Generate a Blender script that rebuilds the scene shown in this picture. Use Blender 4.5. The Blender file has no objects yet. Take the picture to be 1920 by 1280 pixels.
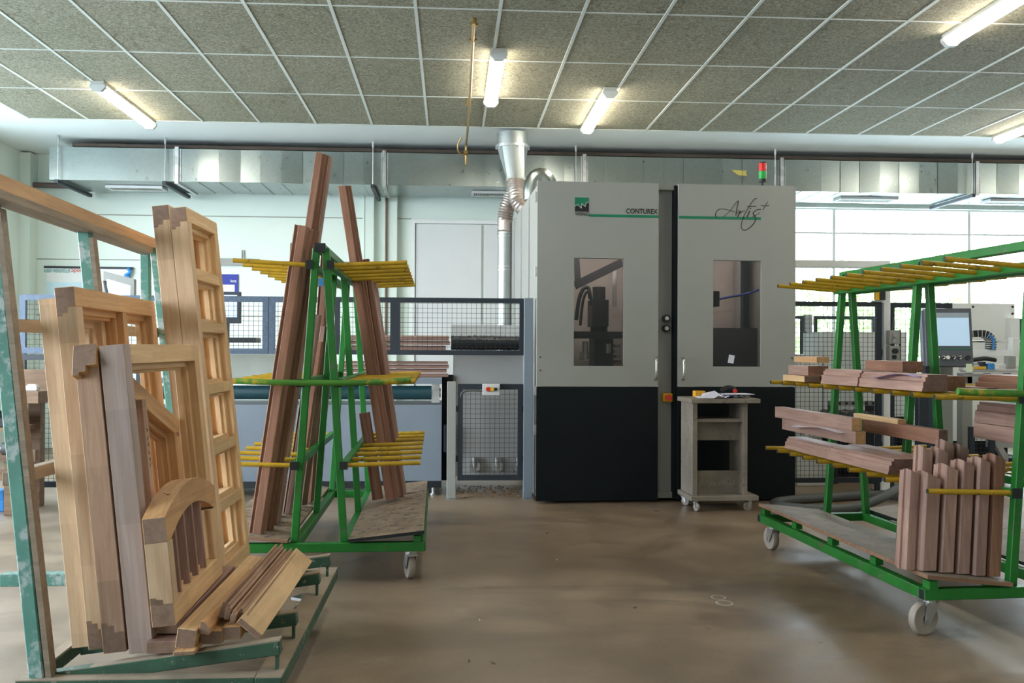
import bpy, bmesh, math, random
from mathutils import Vector, Matrix

random.seed(7)
SC = bpy.context.scene
COL = SC.collection
R = math.radians

# ------------------------------------------------------------------ camera
FPX, PCX, PCY = 1800.0, 960.0, 640.0
EYE = Vector((0.0, 0.0, 1.30))
YAW, PITCH, ROLL = R(3.66), R(0.43), R(0.28)
fwd = Vector((math.sin(YAW) * math.cos(PITCH), math.cos(YAW) * math.cos(PITCH), math.sin(PITCH)))
r0 = Vector((math.cos(YAW), -math.sin(YAW), 0.0))
u0 = r0.cross(fwd)
upv = u0 * math.cos(ROLL) - r0 * math.sin(ROLL)
rgt = r0 * math.cos(ROLL) + u0 * math.sin(ROLL)
cam_data = bpy.data.cameras.new('camera')
cam_data.sensor_width = 36.0
cam_data.lens = FPX / 1920.0 * 36.0
cam_data.clip_start, cam_data.clip_end = 0.05, 200.0
cam = bpy.data.objects.new('camera', cam_data)
COL.objects.link(cam)
cm = Matrix.Identity(4)
for i in range(3):
    cm[i][0], cm[i][1], cm[i][2], cm[i][3] = rgt[i], upv[i], -fwd[i], EYE[i]
cam.matrix_world = cm
SC.camera = cam

# ------------------------------------------------------------------ sky, exposure
SC.view_settings.view_transform = 'Standard'
SC.view_settings.look = 'None'
SC.view_settings.gamma = 1.0
SC.view_settings.use_curve_mapping = False
SC.view_settings.exposure = 1.05
world = bpy.data.worlds.new('daylight_sky')
SC.world = world
world.use_nodes = True
wn = world.node_tree
bg = wn.nodes['Background']
tc = wn.nodes.new('ShaderNodeTexCoord')
sx = wn.nodes.new('ShaderNodeSeparateXYZ')
wr = wn.nodes.new('ShaderNodeValToRGB')
wn.links.new(tc.outputs['Generated'], sx.inputs[0])
wn.links.new(sx.outputs['Z'], wr.inputs[0])
wr.color_ramp.elements[0].position = 0.0
wr.color_ramp.elements[0].color = (0.95, 0.97, 1.0, 1)
wr.color_ramp.elements[1].position = 0.7
wr.color_ramp.elements[1].color = (0.62, 0.80, 1.0, 1)
wn.links.new(wr.outputs[0], bg.inputs['Color'])
bg.inputs['Strength'].default_value = 8.0

def portal(name, loc, rot, sxx, syy):
    d = bpy.data.lights.new(name, 'AREA')
    d.shape = 'RECTANGLE'; d.size = sxx; d.size_y = syy
    d.cycles.is_portal = True
    o = bpy.data.objects.new(name, d); COL.objects.link(o)
    o.location = loc; o.rotation_euler = rot
    return o
# daylight enters through the window openings (sampling portals, they give no light of their own)
portal('window_daylight', (-5.58, 5.0, 2.1), (0, R(-90), 0), 2.6, 12.0)
portal('window_daylight', (7.1, 12.85, 2.11), (R(-90), 0, 0), 5.3, 2.22)

# ------------------------------------------------------------------ picture helpers: a pixel of the photo and a real depth give a point
def ray(x, y): return fwd + rgt * ((x - PCX) / FPX) - upv * ((y - PCY) / FPX)
def at_z(x, y, z): d = ray(x, y); return EYE + d * ((z - EYE.z) / d.z)
def at_y(x, y, Y): d = ray(x, y); return EYE + d * (Y / d.y)
def at_x(x, y, X): d = ray(x, y); return EYE + d * (X / d.x)
def at_plane(x, y, p, n):
    d = ray(x, y); return EYE + d * ((Vector(p) - EYE).dot(n) / d.dot(n))

# ------------------------------------------------------------------ mesh builder
class MB:
    def __init__(s): s.v, s.f, s.m = [], [], []
    def add(s, vs, fs, mi=0, M=None):
        b = len(s.v)
        for p in vs:
            p = Vector(p)
            s.v.append(M @ p if M is not None else p)
        for k, f in enumerate(fs):
            s.f.append([b + i for i in f])
            s.m.append(mi[k] if isinstance(mi, (list, tuple)) else mi)
        return s
    def box(s, x0, x1, y0, y1, z0, z1, mi=0, M=None):
        vs = [(x0, y0, z0), (x1, y0, z0), (x1, y1, z0), (x0, y1, z0), (x0, y0, z1), (x1, y0, z1), (x1, y1, z1), (x0, y1, z1)]
        return s.add(vs, [(3, 2, 1, 0), (4, 5, 6, 7), (0, 1, 5, 4), (1, 2, 6, 5), (2, 3, 7, 6), (3, 0, 4, 7)], mi, M)
    def cbox(s, c, sz, mi=0, M=None):
        return s.box(c[0] - sz[0] / 2, c[0] + sz[0] / 2, c[1] - sz[1] / 2, c[1] + sz[1] / 2, c[2] - sz[2] / 2, c[2] + sz[2] / 2, mi, M)
    def prism(s, prof, x0, x1, mi=0, mend=None, M=None, shear=(0, 0)):
        # profile in (y, z), swept along x; shear moves the end cuts
        n = len(prof)
        a = sum(prof[i][0] * prof[(i + 1) % n][1] - prof[(i + 1) % n][0] * prof[i][1] for i in range(n))
        if a < 0: prof = prof[::-1]
        vs = [(x0 + shear[0] * p[1], p[0], p[1]) for p in prof] + [(x1 + shear[1] * p[1], p[0], p[1]) for p in prof]
        fs = [(i, (i + 1) % n, n + (i + 1) % n, n + i) for i in range(n)]
        fs = [tuple(reversed(f)) for f in fs]
        fs = [tuple(f[::-1]) for f in fs]
        me = mi if mend is None else mend
        return s.add(vs, fs + [tuple(range(n))[::-1], tuple(range(n, 2 * n))], [mi] * n + [me, me], M)
    def bar(s, a, b, w, h, up=(0, 0, 1), mi=0):
        a, b = Vector(a), Vector(b)
        x = (b - a); L = x.length; x = x / L
        y = Vector(up).cross(x)
        if y.length < 1e-4: y = Vector((1, 0, 0)).cross(x)
        y.normalize(); z = x.cross(y)
        M = Matrix(((x.x, y.x, z.x, a.x), (x.y, y.y, z.y, a.y), (x.z, y.z, z.z, a.z), (0, 0, 0, 1)))
        return s.box(0, L, -w / 2, w / 2, -h / 2, h / 2, mi, M)
    def cyl(s, a, b, r, r2=None, n=14, mi=0, mend=None, caps=True):
        a, b = Vector(a), Vector(b); r2 = r if r2 is None else r2
        x = (b - a).normalized()
        y = x.orthogonal().normalized(); z = x.cross(y)
        vs = []
        for p, q in ((a, r), (b, r2)):
            for i in range(n):
                t = 2 * math.pi * i / n
                vs.append(p + y * (q * math.cos(t)) + z * (q * math.sin(t)))
        fs = [(i, (i + 1) % n, n + (i + 1) % n, n + i) for i in range(n)]
        ms = [mi] * n
        if caps:
            fs += [tuple(range(n))[::-1], tuple(range(n, 2 * n))]
            ms += [mi if mend is None else mend] * 2
        return s.add(vs, fs, ms)
    def tube(s, pts, r, n=10, mi=0, ribs=None):
        pts = [Vector(p) for p in pts]
        rings = []; N = len(pts)
        prev = None
        for i, p in enumerate(pts):
            d = (pts[min(i + 1, N - 1)] - pts[max(i - 1, 0)]).normalized()
            if prev is None: y = d.orthogonal().normalized()
            else:
                y = prev - d * prev.dot(d); y.normalize()
            prev = y; z = d.cross(y)
            rr = r[i] if isinstance(r, (list, tuple)) else r
            if ribs: rr *= 1 + ribs * (1 if i % 2 else -1)
            rings.append([p + y * (rr * math.cos(2 * math.pi * k / n)) + z * (rr * math.sin(2 * math.pi * k / n)) for k in range(n)])
        vs = [q for g in rings for q in g]
        fs = []
        for i in range(N - 1):
            for k in range(n):
                fs.append((i * n + k, i * n + (k + 1) % n, (i + 1) * n + (k + 1) % n, (i + 1) * n + k))
        fs += [tuple(range(n))[::-1], tuple(range((N - 1) * n, N * n))]
        return s.add(vs, fs, mi)
    def build(s, name, mat, parent=None, M=None, bevel=0.0, smooth=None, seg=1):
        me = bpy.data.meshes.new(name)
        me.from_pydata([tuple(p) for p in s.v], [], s.f)
        for m in (mat if isinstance(mat, (list, tuple)) else [mat]): me.materials.append(m)
        for p, k in zip(me.polygons, s.m): p.material_index = k
        if bevel > 0:
            bm = bmesh.new(); bm.from_mesh(me)
            es = [e for e in bm.edges if len(e.link_faces) == 2 and e.calc_face_angle(0) > 0.5]
            bmesh.ops.bevel(bm, geom=es, offset=bevel, segments=seg, affect='EDGES', clamp_overlap=True)
            bm.to_mesh(me); bm.free()
        if smooth is not None:
            me.polygons.foreach_set('use_smooth', [True] * len(me.polygons))
            me.set_sharp_from_angle(angle=R(smooth))
        me.update()
        o = bpy.data.objects.new(name, me)
        COL.objects.link(o)
        if parent is not None: o.parent = parent
        if M is not None: o.matrix_basis = M
        return o

    def build_each(s, name, mat, parent=None, M=None, bevel=0.0, smooth=None):
        # every separate piece (pieces that touch stay together) becomes an object of its own
        n = len(s.v); up = list(range(n))
        def find(a):
            while up[a] != a: up[a] = up[up[a]]; a = up[a]
            return a
        for f in s.f:
            for k in f[1:]: up[find(k)] = find(f[0])
        isl = {}
        for i in range(n): isl.setdefault(find(i), []).append(i)
        bb = {k: ([min(s.v[i][a] for i in v) - .002 for a in range(3)], [max(s.v[i][a] for i in v) + .002 for a in range(3)]) for k, v in isl.items()}
        ks = list(isl)
        for i, a in enumerate(ks):
            for b in ks[:i]:
                if all(bb[a][0][q] <= bb[b][1][q] and bb[b][0][q] <= bb[a][1][q] for q in range(3)): up[find(a)] = find(b)
        groups = {}
        for f, mi in zip(s.f, s.m): groups.setdefault(find(f[0]), []).append((f, mi))
        out = []
        for g in groups.values():
            ids = sorted({i for f, _ in g for i in f}); mp = {o: k for k, o in enumerate(ids)}
            q = MB(); q.v = [s.v[i] for i in ids]; q.f = [[mp[i] for i in f] for f, _ in g]; q.m = [m for _, m in g]
            out.append(q.build(name, mat, parent, M, bevel, smooth))
        return out

def thing(name, label, cat, M=None, group=None):
    o = bpy.data.objects.new(name, None)
    o.empty_display_size = 0.1
    COL.objects.link(o)
    if M is not None: o.matrix_basis = M
    o['label'] = label; o['category'] = cat
    if group: o['group'] = group
    return o
def tag(o, label, cat, group=None):
    o['label'] = label; o['category'] = cat
    if group: o['group'] = group
    return o
def struct(o): o['kind'] = 'structure'; return o
def T(x, y, z): return Matrix.Translation((x, y, z))
def RZ(a): return Matrix.Rotation(a, 4, 'Z')
def RY(a): return Matrix.Rotation(a, 4, 'Y')
def RX(a): return Matrix.Rotation(a, 4, 'X')
def frame_M(o, x, y):
    x = Vector(x).normalized(); y = Vector(y); y = (y - x * y.dot(x)).normalized(); z = x.cross(y)
    return Matrix(((x.x, y.x, z.x, o[0]), (x.y, y.y, z.y, o[1]), (x.z, y.z, z.z, o[2]), (0, 0, 0, 1)))
def copy_tree(o, parent=None):
    c = o.copy(); COL.objects.link(c)
    if parent is not None: c.parent = parent
    for ch in list(o.children): copy_tree(ch, c)
    return c
def smoothpath(pts, n=8):
    pts = [Vector(p) for p in pts]; out = []
    for i in range(len(pts) - 1):
        p0, p1, p2, p3 = pts[max(i - 1, 0)], pts[i], pts[i + 1], pts[min(i + 2, len(pts) - 1)]
        for k in range(n):
            t = k / n
            out.append(0.5 * (2 * p1 + (p2 - p0) * t + (2 * p0 - 5 * p1 + 4 * p2 - p3) * t * t + (3 * p1 - p0 - 3 * p2 + p3) * t ** 3))
    out.append(pts[-1]); return out

# ------------------------------------------------------------------ materials
def newmat(name):
    m = bpy.data.materials.new(name); m.use_nodes = True
    nt = m.node_tree
    return m, nt, nt.nodes['Principled BSDF']
def N(nt, t, **kw):
    n = nt.nodes.new(t)
    for k, v in kw.items(): setattr(n, k, v)
    return n
def ramp(nt, stops):
    n = nt.nodes.new('ShaderNodeValToRGB'); e = n.color_ramp.elements
    e[0].position, e[0].color = stops[0][0], (*stops[0][1], 1)
    e[1].position, e[1].color = stops[-1][0], (*stops[-1][1], 1)
    for p, c in stops[1:-1]:
        x = e.new(p); x.color = (*c, 1)
    return n
def noise(nt, scale, detail=3, rough=0.55, vec=None, dist=0.0):
    n = nt.nodes.new('ShaderNodeTexNoise')
    n.inputs['Scale'].default_value = scale; n.inputs['Detail'].default_value = detail
    n.inputs['Roughness'].default_value = rough; n.inputs['Distortion'].default_value = dist
    if vec is not None: nt.links.new(vec, n.inputs['Vector'])
    return n
def mix(nt, fac, a, b, blend='MIX'):
    n = nt.nodes.new('ShaderNodeMix'); n.data_type = 'RGBA'; n.blend_type = blend
    for sock, v in ((n.inputs[0], fac), (n.inputs[6], a), (n.inputs[7], b)):
        if hasattr(v, 'is_linked'): nt.links.new(v, sock)
        elif isinstance(v, (int, float)): sock.default_value = v
        else: sock.default_value = (*v, 1)
    return n.outputs[2]
def bump(nt, bsdf, h, strength=0.2, dist=0.01):
    b = nt.nodes.new('ShaderNodeBump'); b.inputs['Strength'].default_value = strength; b.inputs['Distance'].default_value = dist
    nt.links.new(h, b.inputs['Height']); nt.links.new(b.outputs[0], bsdf.inputs['Normal'])

def paint(name, col, rough=0.45, metal=0.0, var=0.12, scale=3.0, wear=None, wear_amt=0.35, spec=0.5, wscale=9.0, bumpy=0.0):
    m, nt, b = newmat(name)
    tcn = N(nt, 'ShaderNodeTexCoord')
    n1 = noise(nt, scale, 4, 0.6, tcn.outputs['Object'])
    lo = tuple(c * (1 - var) for c in col); hi = tuple(min(1, c * (1 + var)) for c in col)
    r1 = ramp(nt, [(0.3, lo), (0.7, hi)]); nt.links.new(n1.outputs[0], r1.inputs[0])
    out = r1.outputs[0]
    if wear:
        n2 = noise(nt, wscale, 6, 0.7, tcn.outputs['Object'])
        r2 = ramp(nt, [(0.62 - wear_amt * 0.3, (0, 0, 0)), (0.70 - wear_amt * 0.25, (1, 1, 1))]); nt.links.new(n2.outputs[0], r2.inputs[0])
        out = mix(nt, r2.outputs[0], out, wear)
    nt.links.new(out, b.inputs['Base Color'])
    b.inputs['Roughness'].default_value = rough; b.inputs['Metallic'].default_value = metal
    b.inputs['Specular IOR Level'].default_value = spec
    if bumpy:
        n3 = noise(nt, 60, 3, 0.6, tcn.outputs['Object']); bump(nt, b, n3.outputs[0], bumpy, 0.004)
    return m

def wood(name, dark, light, scale=1.0, rough=0.55, blocks=0.10, streak=0.25, var=0.14):
    # grain runs along the local x axis of every piece
    m, nt, b = newmat(name)
    tcn = N(nt, 'ShaderNodeTexCoord'); oi = N(nt, 'ShaderNodeObjectInfo')
    mul = N(nt, 'ShaderNodeMath', operation='MULTIPLY'); nt.links.new(oi.outputs['Random'], mul.inputs[0]); mul.inputs[1].default_value = 37.0
    add = N(nt, 'ShaderNodeVectorMath', operation='ADD'); nt.links.new(tcn.outputs['Object'], add.inputs[0]); nt.links.new(mul.outputs[0], add.inputs[1])
    mp = N(nt, 'ShaderNodeMapping'); mp.inputs['Scale'].default_value = (0.9 * scale, 13 * scale, 13 * scale); nt.links.new(add.outputs[0], mp.inputs[0])
    n1 = noise(nt, 2.2, 5, 0.6, mp.outputs[0], 0.8)
    mp2 = N(nt, 'ShaderNodeMapping'); mp2.inputs['Scale'].default_value = (6 * scale, 160 * scale, 160 * scale); nt.links.new(add.outputs[0], mp2.inputs[0])
    n2 = noise(nt, 1.0, 3, 0.65, mp2.outputs[0])
    r1 = ramp(nt, [(0.30, dark), (0.52, tuple((d + l) / 2 for d, l in zip(dark, light))), (0.72, light)]); nt.links.new(n1.outputs[0], r1.inputs[0])
    r2 = ramp(nt, [(0.35, (0.72, 0.68, 0.66)), (0.6, (1, 1, 1))]); nt.links.new(n2.outputs[0], r2.inputs[0])
    c = mix(nt, streak, r1.outputs[0], r2.outputs[0], 'MULTIPLY')
    # finger-jointed lengths of slightly different tone
    sp = N(nt, 'ShaderNodeSeparateXYZ'); nt.links.new(add.outputs[0], sp.inputs[0])
    ml = N(nt, 'ShaderNodeMath', operation='MULTIPLY'); nt.links.new(sp.outputs[0], ml.inputs[0]); ml.inputs[1].default_value = 2.6
    fl = N(nt, 'ShaderNodeMath', operation='FLOOR'); nt.links.new(ml.outputs[0], fl.inputs[0])
    wh = N(nt, 'ShaderNodeTexWhiteNoise', noise_dimensions='1D'); nt.links.new(fl.outputs[0], wh.inputs['W'])
    mr = N(nt, 'ShaderNodeMapRange'); mr.inputs['To Min'].default_value = 1 - blocks; mr.inputs['To Max'].default_value = 1 + blocks * 0.6; nt.links.new(wh.outputs['Value'], mr.inputs['Value'])
    mr2 = N(nt, 'ShaderNodeMapRange'); mr2.inputs['To Min'].default_value = 1 - var; mr2.inputs['To Max'].default_value = 1 + var * 0.7; nt.links.new(oi.outputs['Random'], mr2.inputs['Value'])
    mv = N(nt, 'ShaderNodeMath', operation='MULTIPLY'); nt.links.new(mr.outputs[0], mv.inputs[0]); nt.links.new(mr2.outputs[0], mv.inputs[1])
    hs = N(nt, 'ShaderNodeHueSaturation'); nt.links.new(c, hs.inputs['Color']); nt.links.new(mv.outputs[0], hs.inputs['Value'])
    nt.links.new(hs.outputs[0], b.inputs['Base Color'])
    b.inputs['Roughness'].default_value = rough
    bump(nt, b, n2.outputs[0], 0.12, 0.002)
    return m

def metal(name, col, rough=0.35, scale=14.0, var=0.18, metallic=1.0):
    m, nt, b = newmat(name)
    tcn = N(nt, 'ShaderNodeTexCoord')
    v = N(nt, 'ShaderNodeTexVoronoi'); v.inputs['Scale'].default_value = scale; nt.links.new(tcn.outputs['Object'], v.inputs['Vector'])
    n1 = noise(nt, 2.0, 3, 0.6, tcn.outputs['Object'])
    c = mix(nt, 0.25, v.outputs['Color'], n1.outputs[0])
    bw = N(nt, 'ShaderNodeRGBToBW'); nt.links.new(c, bw.inputs[0])
    r1 = ramp(nt, [(0.2, tuple(x * (1 - var) for x in col)), (0.8, tuple(min(1, x * (1 + var)) for x in col))]); nt.links.new(bw.outputs[0], r1.inputs[0])
    nt.links.new(r1.outputs[0], b.inputs['Base Color'])
    b.inputs['Metallic'].default_value = metallic
    mr = N(nt, 'ShaderNodeMapRange'); mr.inputs['To Min'].default_value = rough * 0.85; mr.inputs['To Max'].default_value = rough * 1.2; nt.links.new(bw.outputs[0], mr.inputs['Value'])
    nt.links.new(mr.outputs[0], b.inputs['Roughness'])
    return m

def emit(name, col, strength):
    m, nt, b = newmat(name)
    b.inputs['Base Color'].default_value = (*[min(1, c) for c in col], 1)
    b.inputs['Emission Color'].default_value = (*col, 1); b.inputs['Emission Strength'].default_value = strength
    n1 = noise(nt, 3.0); r1 = ramp(nt, [(0, tuple(c * 0.97 for c in col)), (1, col)]); nt.links.new(n1.outputs[0], r1.inputs[0]); nt.links.new(r1.outputs[0], b.inputs['Emission Color'])
    return m

def pane(name, tint, gloss=0.06, rough=0.03):
    m = bpy.data.materials.new(name); m.use_nodes = True; nt = m.node_tree
    nt.nodes.remove(nt.nodes['Principled BSDF']); out = nt.nodes['Material Output']
    tr = N(nt, 'ShaderNodeBsdfTransparent'); tr.inputs[0].default_value = (*tint, 1)
    gl = N(nt, 'ShaderNodeBsdfGlossy'); gl.inputs['Roughness'].default_value = rough
    fr = N(nt, 'ShaderNodeFresnel'); fr.inputs[0].default_value = 1.45
    ge = N(nt, 'ShaderNodeNewGeometry'); iv = N(nt, 'ShaderNodeMath', operation='SUBTRACT'); iv.inputs[0].default_value = 1.0; nt.links.new(ge.outputs['Backfacing'], iv.inputs[1])
    fm = N(nt, 'ShaderNodeMath', operation='MULTIPLY'); nt.links.new(fr.outputs[0], fm.inputs[0]); nt.links.new(iv.outputs[0], fm.inputs[1])
    mx = N(nt, 'ShaderNodeMixShader'); nt.links.new(fm.outputs[0], mx.inputs[0])
    nt.links.new(tr.outputs[0], mx.inputs[1]); nt.links.new(gl.outputs[0], mx.inputs[2]); nt.links.new(mx.outputs[0], out.inputs[0])
    return m

M_green = paint('green_paint', (0.010, 0.150, 0.018), 0.42, var=0.2, scale=5, wear=(0.10, 0.11, 0.07), wear_amt=0.10)
M_yellow = paint('yellow_paint', (0.44, 0.27, 0.010), 0.45, var=0.18, scale=12, wear=(0.16, 0.10, 0.02), wear_amt=0.15, wscale=22)
M_teal = paint('worn_teal_paint', (0.085, 0.235, 0.19), 0.5, var=0.2, scale=4, wear=(0.36, 0.43, 0.42), wear_amt=0.38, wscale=14)
M_dkgreen = paint('worn_dark_green_paint', (0.03, 0.085, 0.05), 0.55, var=0.3, scale=6, wear=(0.30, 0.30, 0.27), wear_amt=0.12, wscale=26)
M_dust = paint('dusty_steel', (0.30, 0.235, 0.17), 0.8, var=0.2, scale=6)
M_black = paint('black_plastic', (0.010, 0.013, 0.016), 0.45, var=0.1)
M_dark = paint('dark_grey_steel', (0.015, 0.022, 0.032), 0.5, var=0.12)
M_wire = paint('black_wire', (0.02, 0.025, 0.032), 0.5)
M_galvbar = paint('zinc_blue_steel', (0.075, 0.105, 0.155), 0.45, metal=0.3, var=0.2, scale=40)
M_mgrey = paint('light_grey_coating', (0.29, 0.295, 0.275), 0.5, var=0.02, scale=2)
M_mgrey2 = paint('mid_grey_coating', (0.32, 0.325, 0.325), 0.5, var=0.04)
M_mdark = paint('anthracite_coating', (0.0045, 0.0075, 0.0095), 0.6, var=0.08, spec=0.2)
M_white = paint('white_coating', (0.75, 0.77, 0.76), 0.5, var=0.04)
M_offwhite = paint('grey_white_plastic', (0.60, 0.61, 0.60), 0.5, var=0.04)
M_bluegrey = paint('blue_grey_coating', (0.185, 0.22, 0.265), 0.5, var=0.05)
M_red = paint('red_plastic', (0.55, 0.03, 0.02), 0.35, var=0.05)
M_yel2 = paint('signal_yellow_plastic', (0.75, 0.42, 0.02), 0.45, var=0.08)
M_blue = paint('blue_plastic', (0.03, 0.25, 0.65), 0.4, var=0.08)
M_navy = paint('navy_print', (0.02, 0.035, 0.30), 0.6, var=0.05)
M_paper = paint('paper', (0.66, 0.66, 0.78), 0.8, var=0.05)
M_paper2 = paint('lilac_paper', (0.36, 0.30, 0.62), 0.8, var=0.06)
M_note = paint('yellow_note_paper', (0.80, 0.40, 0.03), 0.7, var=0.04)
M_ink = paint('black_print', (0.008, 0.008, 0.01), 0.5, var=0.02)
M_logogreen = paint('green_print', (0.0, 0.17, 0.085), 0.45, var=0.04)
M_steel = metal('bright_steel', (0.62, 0.62, 0.60), 0.25)
M_galv = metal('galvanised_sheet', (0.29, 0.325, 0.315), 0.30, 34, 0.035)
M_pipe = metal('pipe_sheet', (0.42, 0.45, 0.44), 0.46, 30, 0.04)
M_white2 = paint('pale_grey_coating', (0.82, 0.84, 0.84), 0.5, var=0.03)
M_slate = paint('slate_motor_paint', (0.045, 0.048, 0.058), 0.5, var=0.15)
M_flex = metal('flexible_hose_metal', (0.52, 0.46, 0.43), 0.42, 20, 0.08)
M_brass = metal('brass', (0.52, 0.34, 0.14), 0.35)
M_rubber = paint('grey_rubber', (0.07, 0.075, 0.075), 0.5, var=0.1)
M_wheel = paint('dusty_nylon_wheel', (0.36, 0.31, 0.27), 0.6, var=0.18, scale=8)
M_zinc = metal('zinc_plated_steel', (0.55, 0.56, 0.57), 0.4)
M_ply = paint('worn_plywood', (0.24, 0.20, 0.165), 0.65, var=0.25, scale=7, wear=(0.12, 0.095, 0.08), wear_amt=0.22, wscale=14)
M_plyb = paint('stained_plywood', (0.23, 0.165, 0.11), 0.6, var=0.3, scale=9, wear=(0.045, 0.04, 0.04), wear_amt=0.34, wscale=22)
M_plyedge = wood('plywood_edge', (0.20, 0.10, 0.06), (0.33, 0.19, 0.11))
W_pine = wood('pale_pine', (0.58, 0.355, 0.175), (0.80, 0.56, 0.31), streak=0.2)
W_larch = wood('warm_larch', (0.45, 0.235, 0.10), (0.66, 0.39, 0.18), streak=0.25)
W_end = wood('brown_end_grain', (0.21, 0.125, 0.085), (0.31, 0.20, 0.14), streak=0.4)
W_mer = wood('red_meranti', (0.195, 0.085, 0.05), (0.34, 0.172, 0.112), streak=0.45)
W_merp = wood('pinkish_meranti', (0.25, 0.14, 0.11), (0.43, 0.275, 0.225), streak=0.45)
W_merd = wood('dark_meranti_end', (0.10, 0.058, 0.048), (0.20, 0.115, 0.085), streak=0.5)
W_stile = wood('brown_laminated_stile', (0.33, 0.18, 0.115), (0.56, 0.37, 0.25), streak=0.3, blocks=0.2)
W_pale = wood('pale_laminated_stile', (0.52, 0.33, 0.19), (0.72, 0.52, 0.34), streak=0.25, blocks=0.18)
W_bench = wood('old_bench_wood', (0.13, 0.075, 0.04), (0.30, 0.18, 0.10))
M_worktrolley = paint('worn_painted_board', (0.24, 0.205, 0.17), 0.65, var=0.25, scale=5, wear=(0.12, 0.085, 0.06), wear_amt=0.14, wscale=20)
M_lamp = emit('fluorescent_diffuser', (1.0, 0.93, 0.80), 21.0)
M_lamphouse = paint('lamp_housing', (0.50, 0.50, 0.46), 0.5)
M_glass = pane('window_glass', (0.95, 0.97, 0.97))
M_tint = pane('smoked_pane', (0.68, 0.645, 0.635))
M_screen = emit('lit_screen', (0.36, 0.50, 0.64), 0.28)
M_signalg = paint('green_lens', (0.01, 0.35, 0.06), 0.25)
M_signalr = paint('red_lens', (0.65, 0.015, 0.015), 0.25)
M_teald = paint('dark_teal_roller', (0.012, 0.05, 0.065), 0.35)
M_greenbelt = paint('pale_grey_green_board', (0.36, 0.39, 0.35), 0.6, var=0.1, scale=4)

# ------------------------------------------------------------------ wood pieces
def beam(name, a, b, prof, mat, side=(0, 0, 1), parent=None, mend=None, bevel=0.0015, shear=(0, 0), base=None):
    # sweeps a (y, z) profile from a to b; 'side' is where the profile's y axis points
    a, b = Vector(a), Vector(b); L = (b - a).length
    M = frame_M(a, b - a, side)
    if base is not None: M = base @ M
    return MB().prism(prof, 0, L, 0, 1, shear=shear).build(name, [mat, mend or W_end], parent, M, bevel)
def rect(w, h, y=0, z=0): return [(y, z), (y + w, z), (y + w, z + h), (y, z + h)]
def crect(w, h): return rect(w, h, -w / 2, -h / 2)
def stepped(w, h):
    return [(0, 0), (w, 0), (w, h * .38), (w * .80, h * .38), (w * .80, h * .62), (w * .58, h * .62), (w * .58, h), (0, h)]
def rebate(w, h):
    return [(0, 0), (w, 0), (w, h * .55), (w * .55, h * .55), (w * .55, h), (0, h)]
def grooved(w, h):
    return [(0, 0), (w, 0), (w, h * .3), (w * .86, h * .36), (w * .86, h * .52), (w, h * .58), (w, h * .8), (w * .9, h), (w * .3, h), (w * .25, h * .85), (w * .12, h * .85), (w * .1, h), (0, h)]

# =================================================================== THE ROOM
XL, XR, YB, YF, ZC = -5.40, 10.6, 12.60, -4.0, 3.73

def concrete():
    m, nt, b = newmat('workshop_concrete')
    tcn = N(nt, 'ShaderNodeTexCoord'); v = tcn.outputs['Object']
    n1 = noise(nt, 0.55, 5, 0.6, v, 0.6); n2 = noise(nt, 2.6, 6, 0.65, v, 0.4); n3 = noise(nt, 55, 4, 0.7, v)
    r1 = ramp(nt, [(0.32, (0.15, 0.107, 0.072)), (0.5, (0.26, 0.188, 0.126)), (0.68, (0.335, 0.25, 0.168))]); nt.links.new(n1.outputs[0], r1.inputs[0])
    r2 = ramp(nt, [(0.3, (0.62, 0.60, 0.58)), (0.62, (1.0, 1.0, 1.0))]); nt.links.new(n2.outputs[0], r2.inputs[0])
    c = mix(nt, 0.8, r1.outputs[0], r2.outputs[0], 'MULTIPLY')
    r3 = ramp(nt, [(0.3, (0.78, 0.78, 0.78)), (0.6, (1, 1, 1))]); nt.links.new(n3.outputs[0], r3.inputs[0])
    c = mix(nt, 0.5, c, r3.outputs[0], 'MULTIPLY')
    # stretched dark oil and tyre stains
    mp = N(nt, 'ShaderNodeMapping'); mp.inputs['Scale'].default_value = (0.8, 1.5, 1); mp.inputs['Rotation'].default_value = (0, 0, 0.5); nt.links.new(v, mp.inputs[0])
    n4 = noise(nt, 0.9, 6, 0.62, mp.outputs[0], 1.2)
    r4 = ramp(nt, [(0.54, (0, 0, 0)), (0.70, (1, 1, 1))]); nt.links.new(n4.outputs[0], r4.inputs[0])
    c = mix(nt, 0.0, c, c)
    ml = N(nt, 'ShaderNodeMath', operation='MULTIPLY'); nt.links.new(r4.outputs[0], ml.inputs[0]); ml.inputs[1].default_value = 0.65
    c = mix(nt, ml.outputs[0], c, (0.075, 0.060, 0.052))
    # pale dust patches
    n5 = noise(nt, 1.7, 7, 0.7, v, 0.8)
    r5 = ramp(nt, [(0.60, (0, 0, 0)), (0.75, (1, 1, 1))]); nt.links.new(n5.outputs[0], r5.inputs[0])
    ml2 = N(nt, 'ShaderNodeMath', operation='MULTIPLY'); nt.links.new(r5.outputs[0], ml2.inputs[0]); ml2.inputs[1].default_value = 0.35
    c = mix(nt, ml2.outputs[0], c, (0.42, 0.37, 0.31))
    # specks of dirt
    n6 = noise(nt, 24, 2, 0.5, v); r6 = ramp(nt, [(0.74, (0, 0, 0)), (0.78, (1, 1, 1))]); nt.links.new(n6.outputs[0], r6.inputs[0])
    c = mix(nt, r6.outputs[0], c, (0.07, 0.055, 0.045))
    nt.links.new(c, b.inputs['Base Color'])
    rr = N(nt, 'ShaderNodeMapRange'); rr.inputs['To Min'].default_value = 0.22; rr.inputs['To Max'].default_value = 0.60
    nt.links.new(n2.outputs[0], rr.inputs['Value']); nt.links.new(rr.outputs[0], b.inputs['Roughness'])
    bump(nt, b, n3.outputs[0], 0.12, 0.004)
    return m
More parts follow.
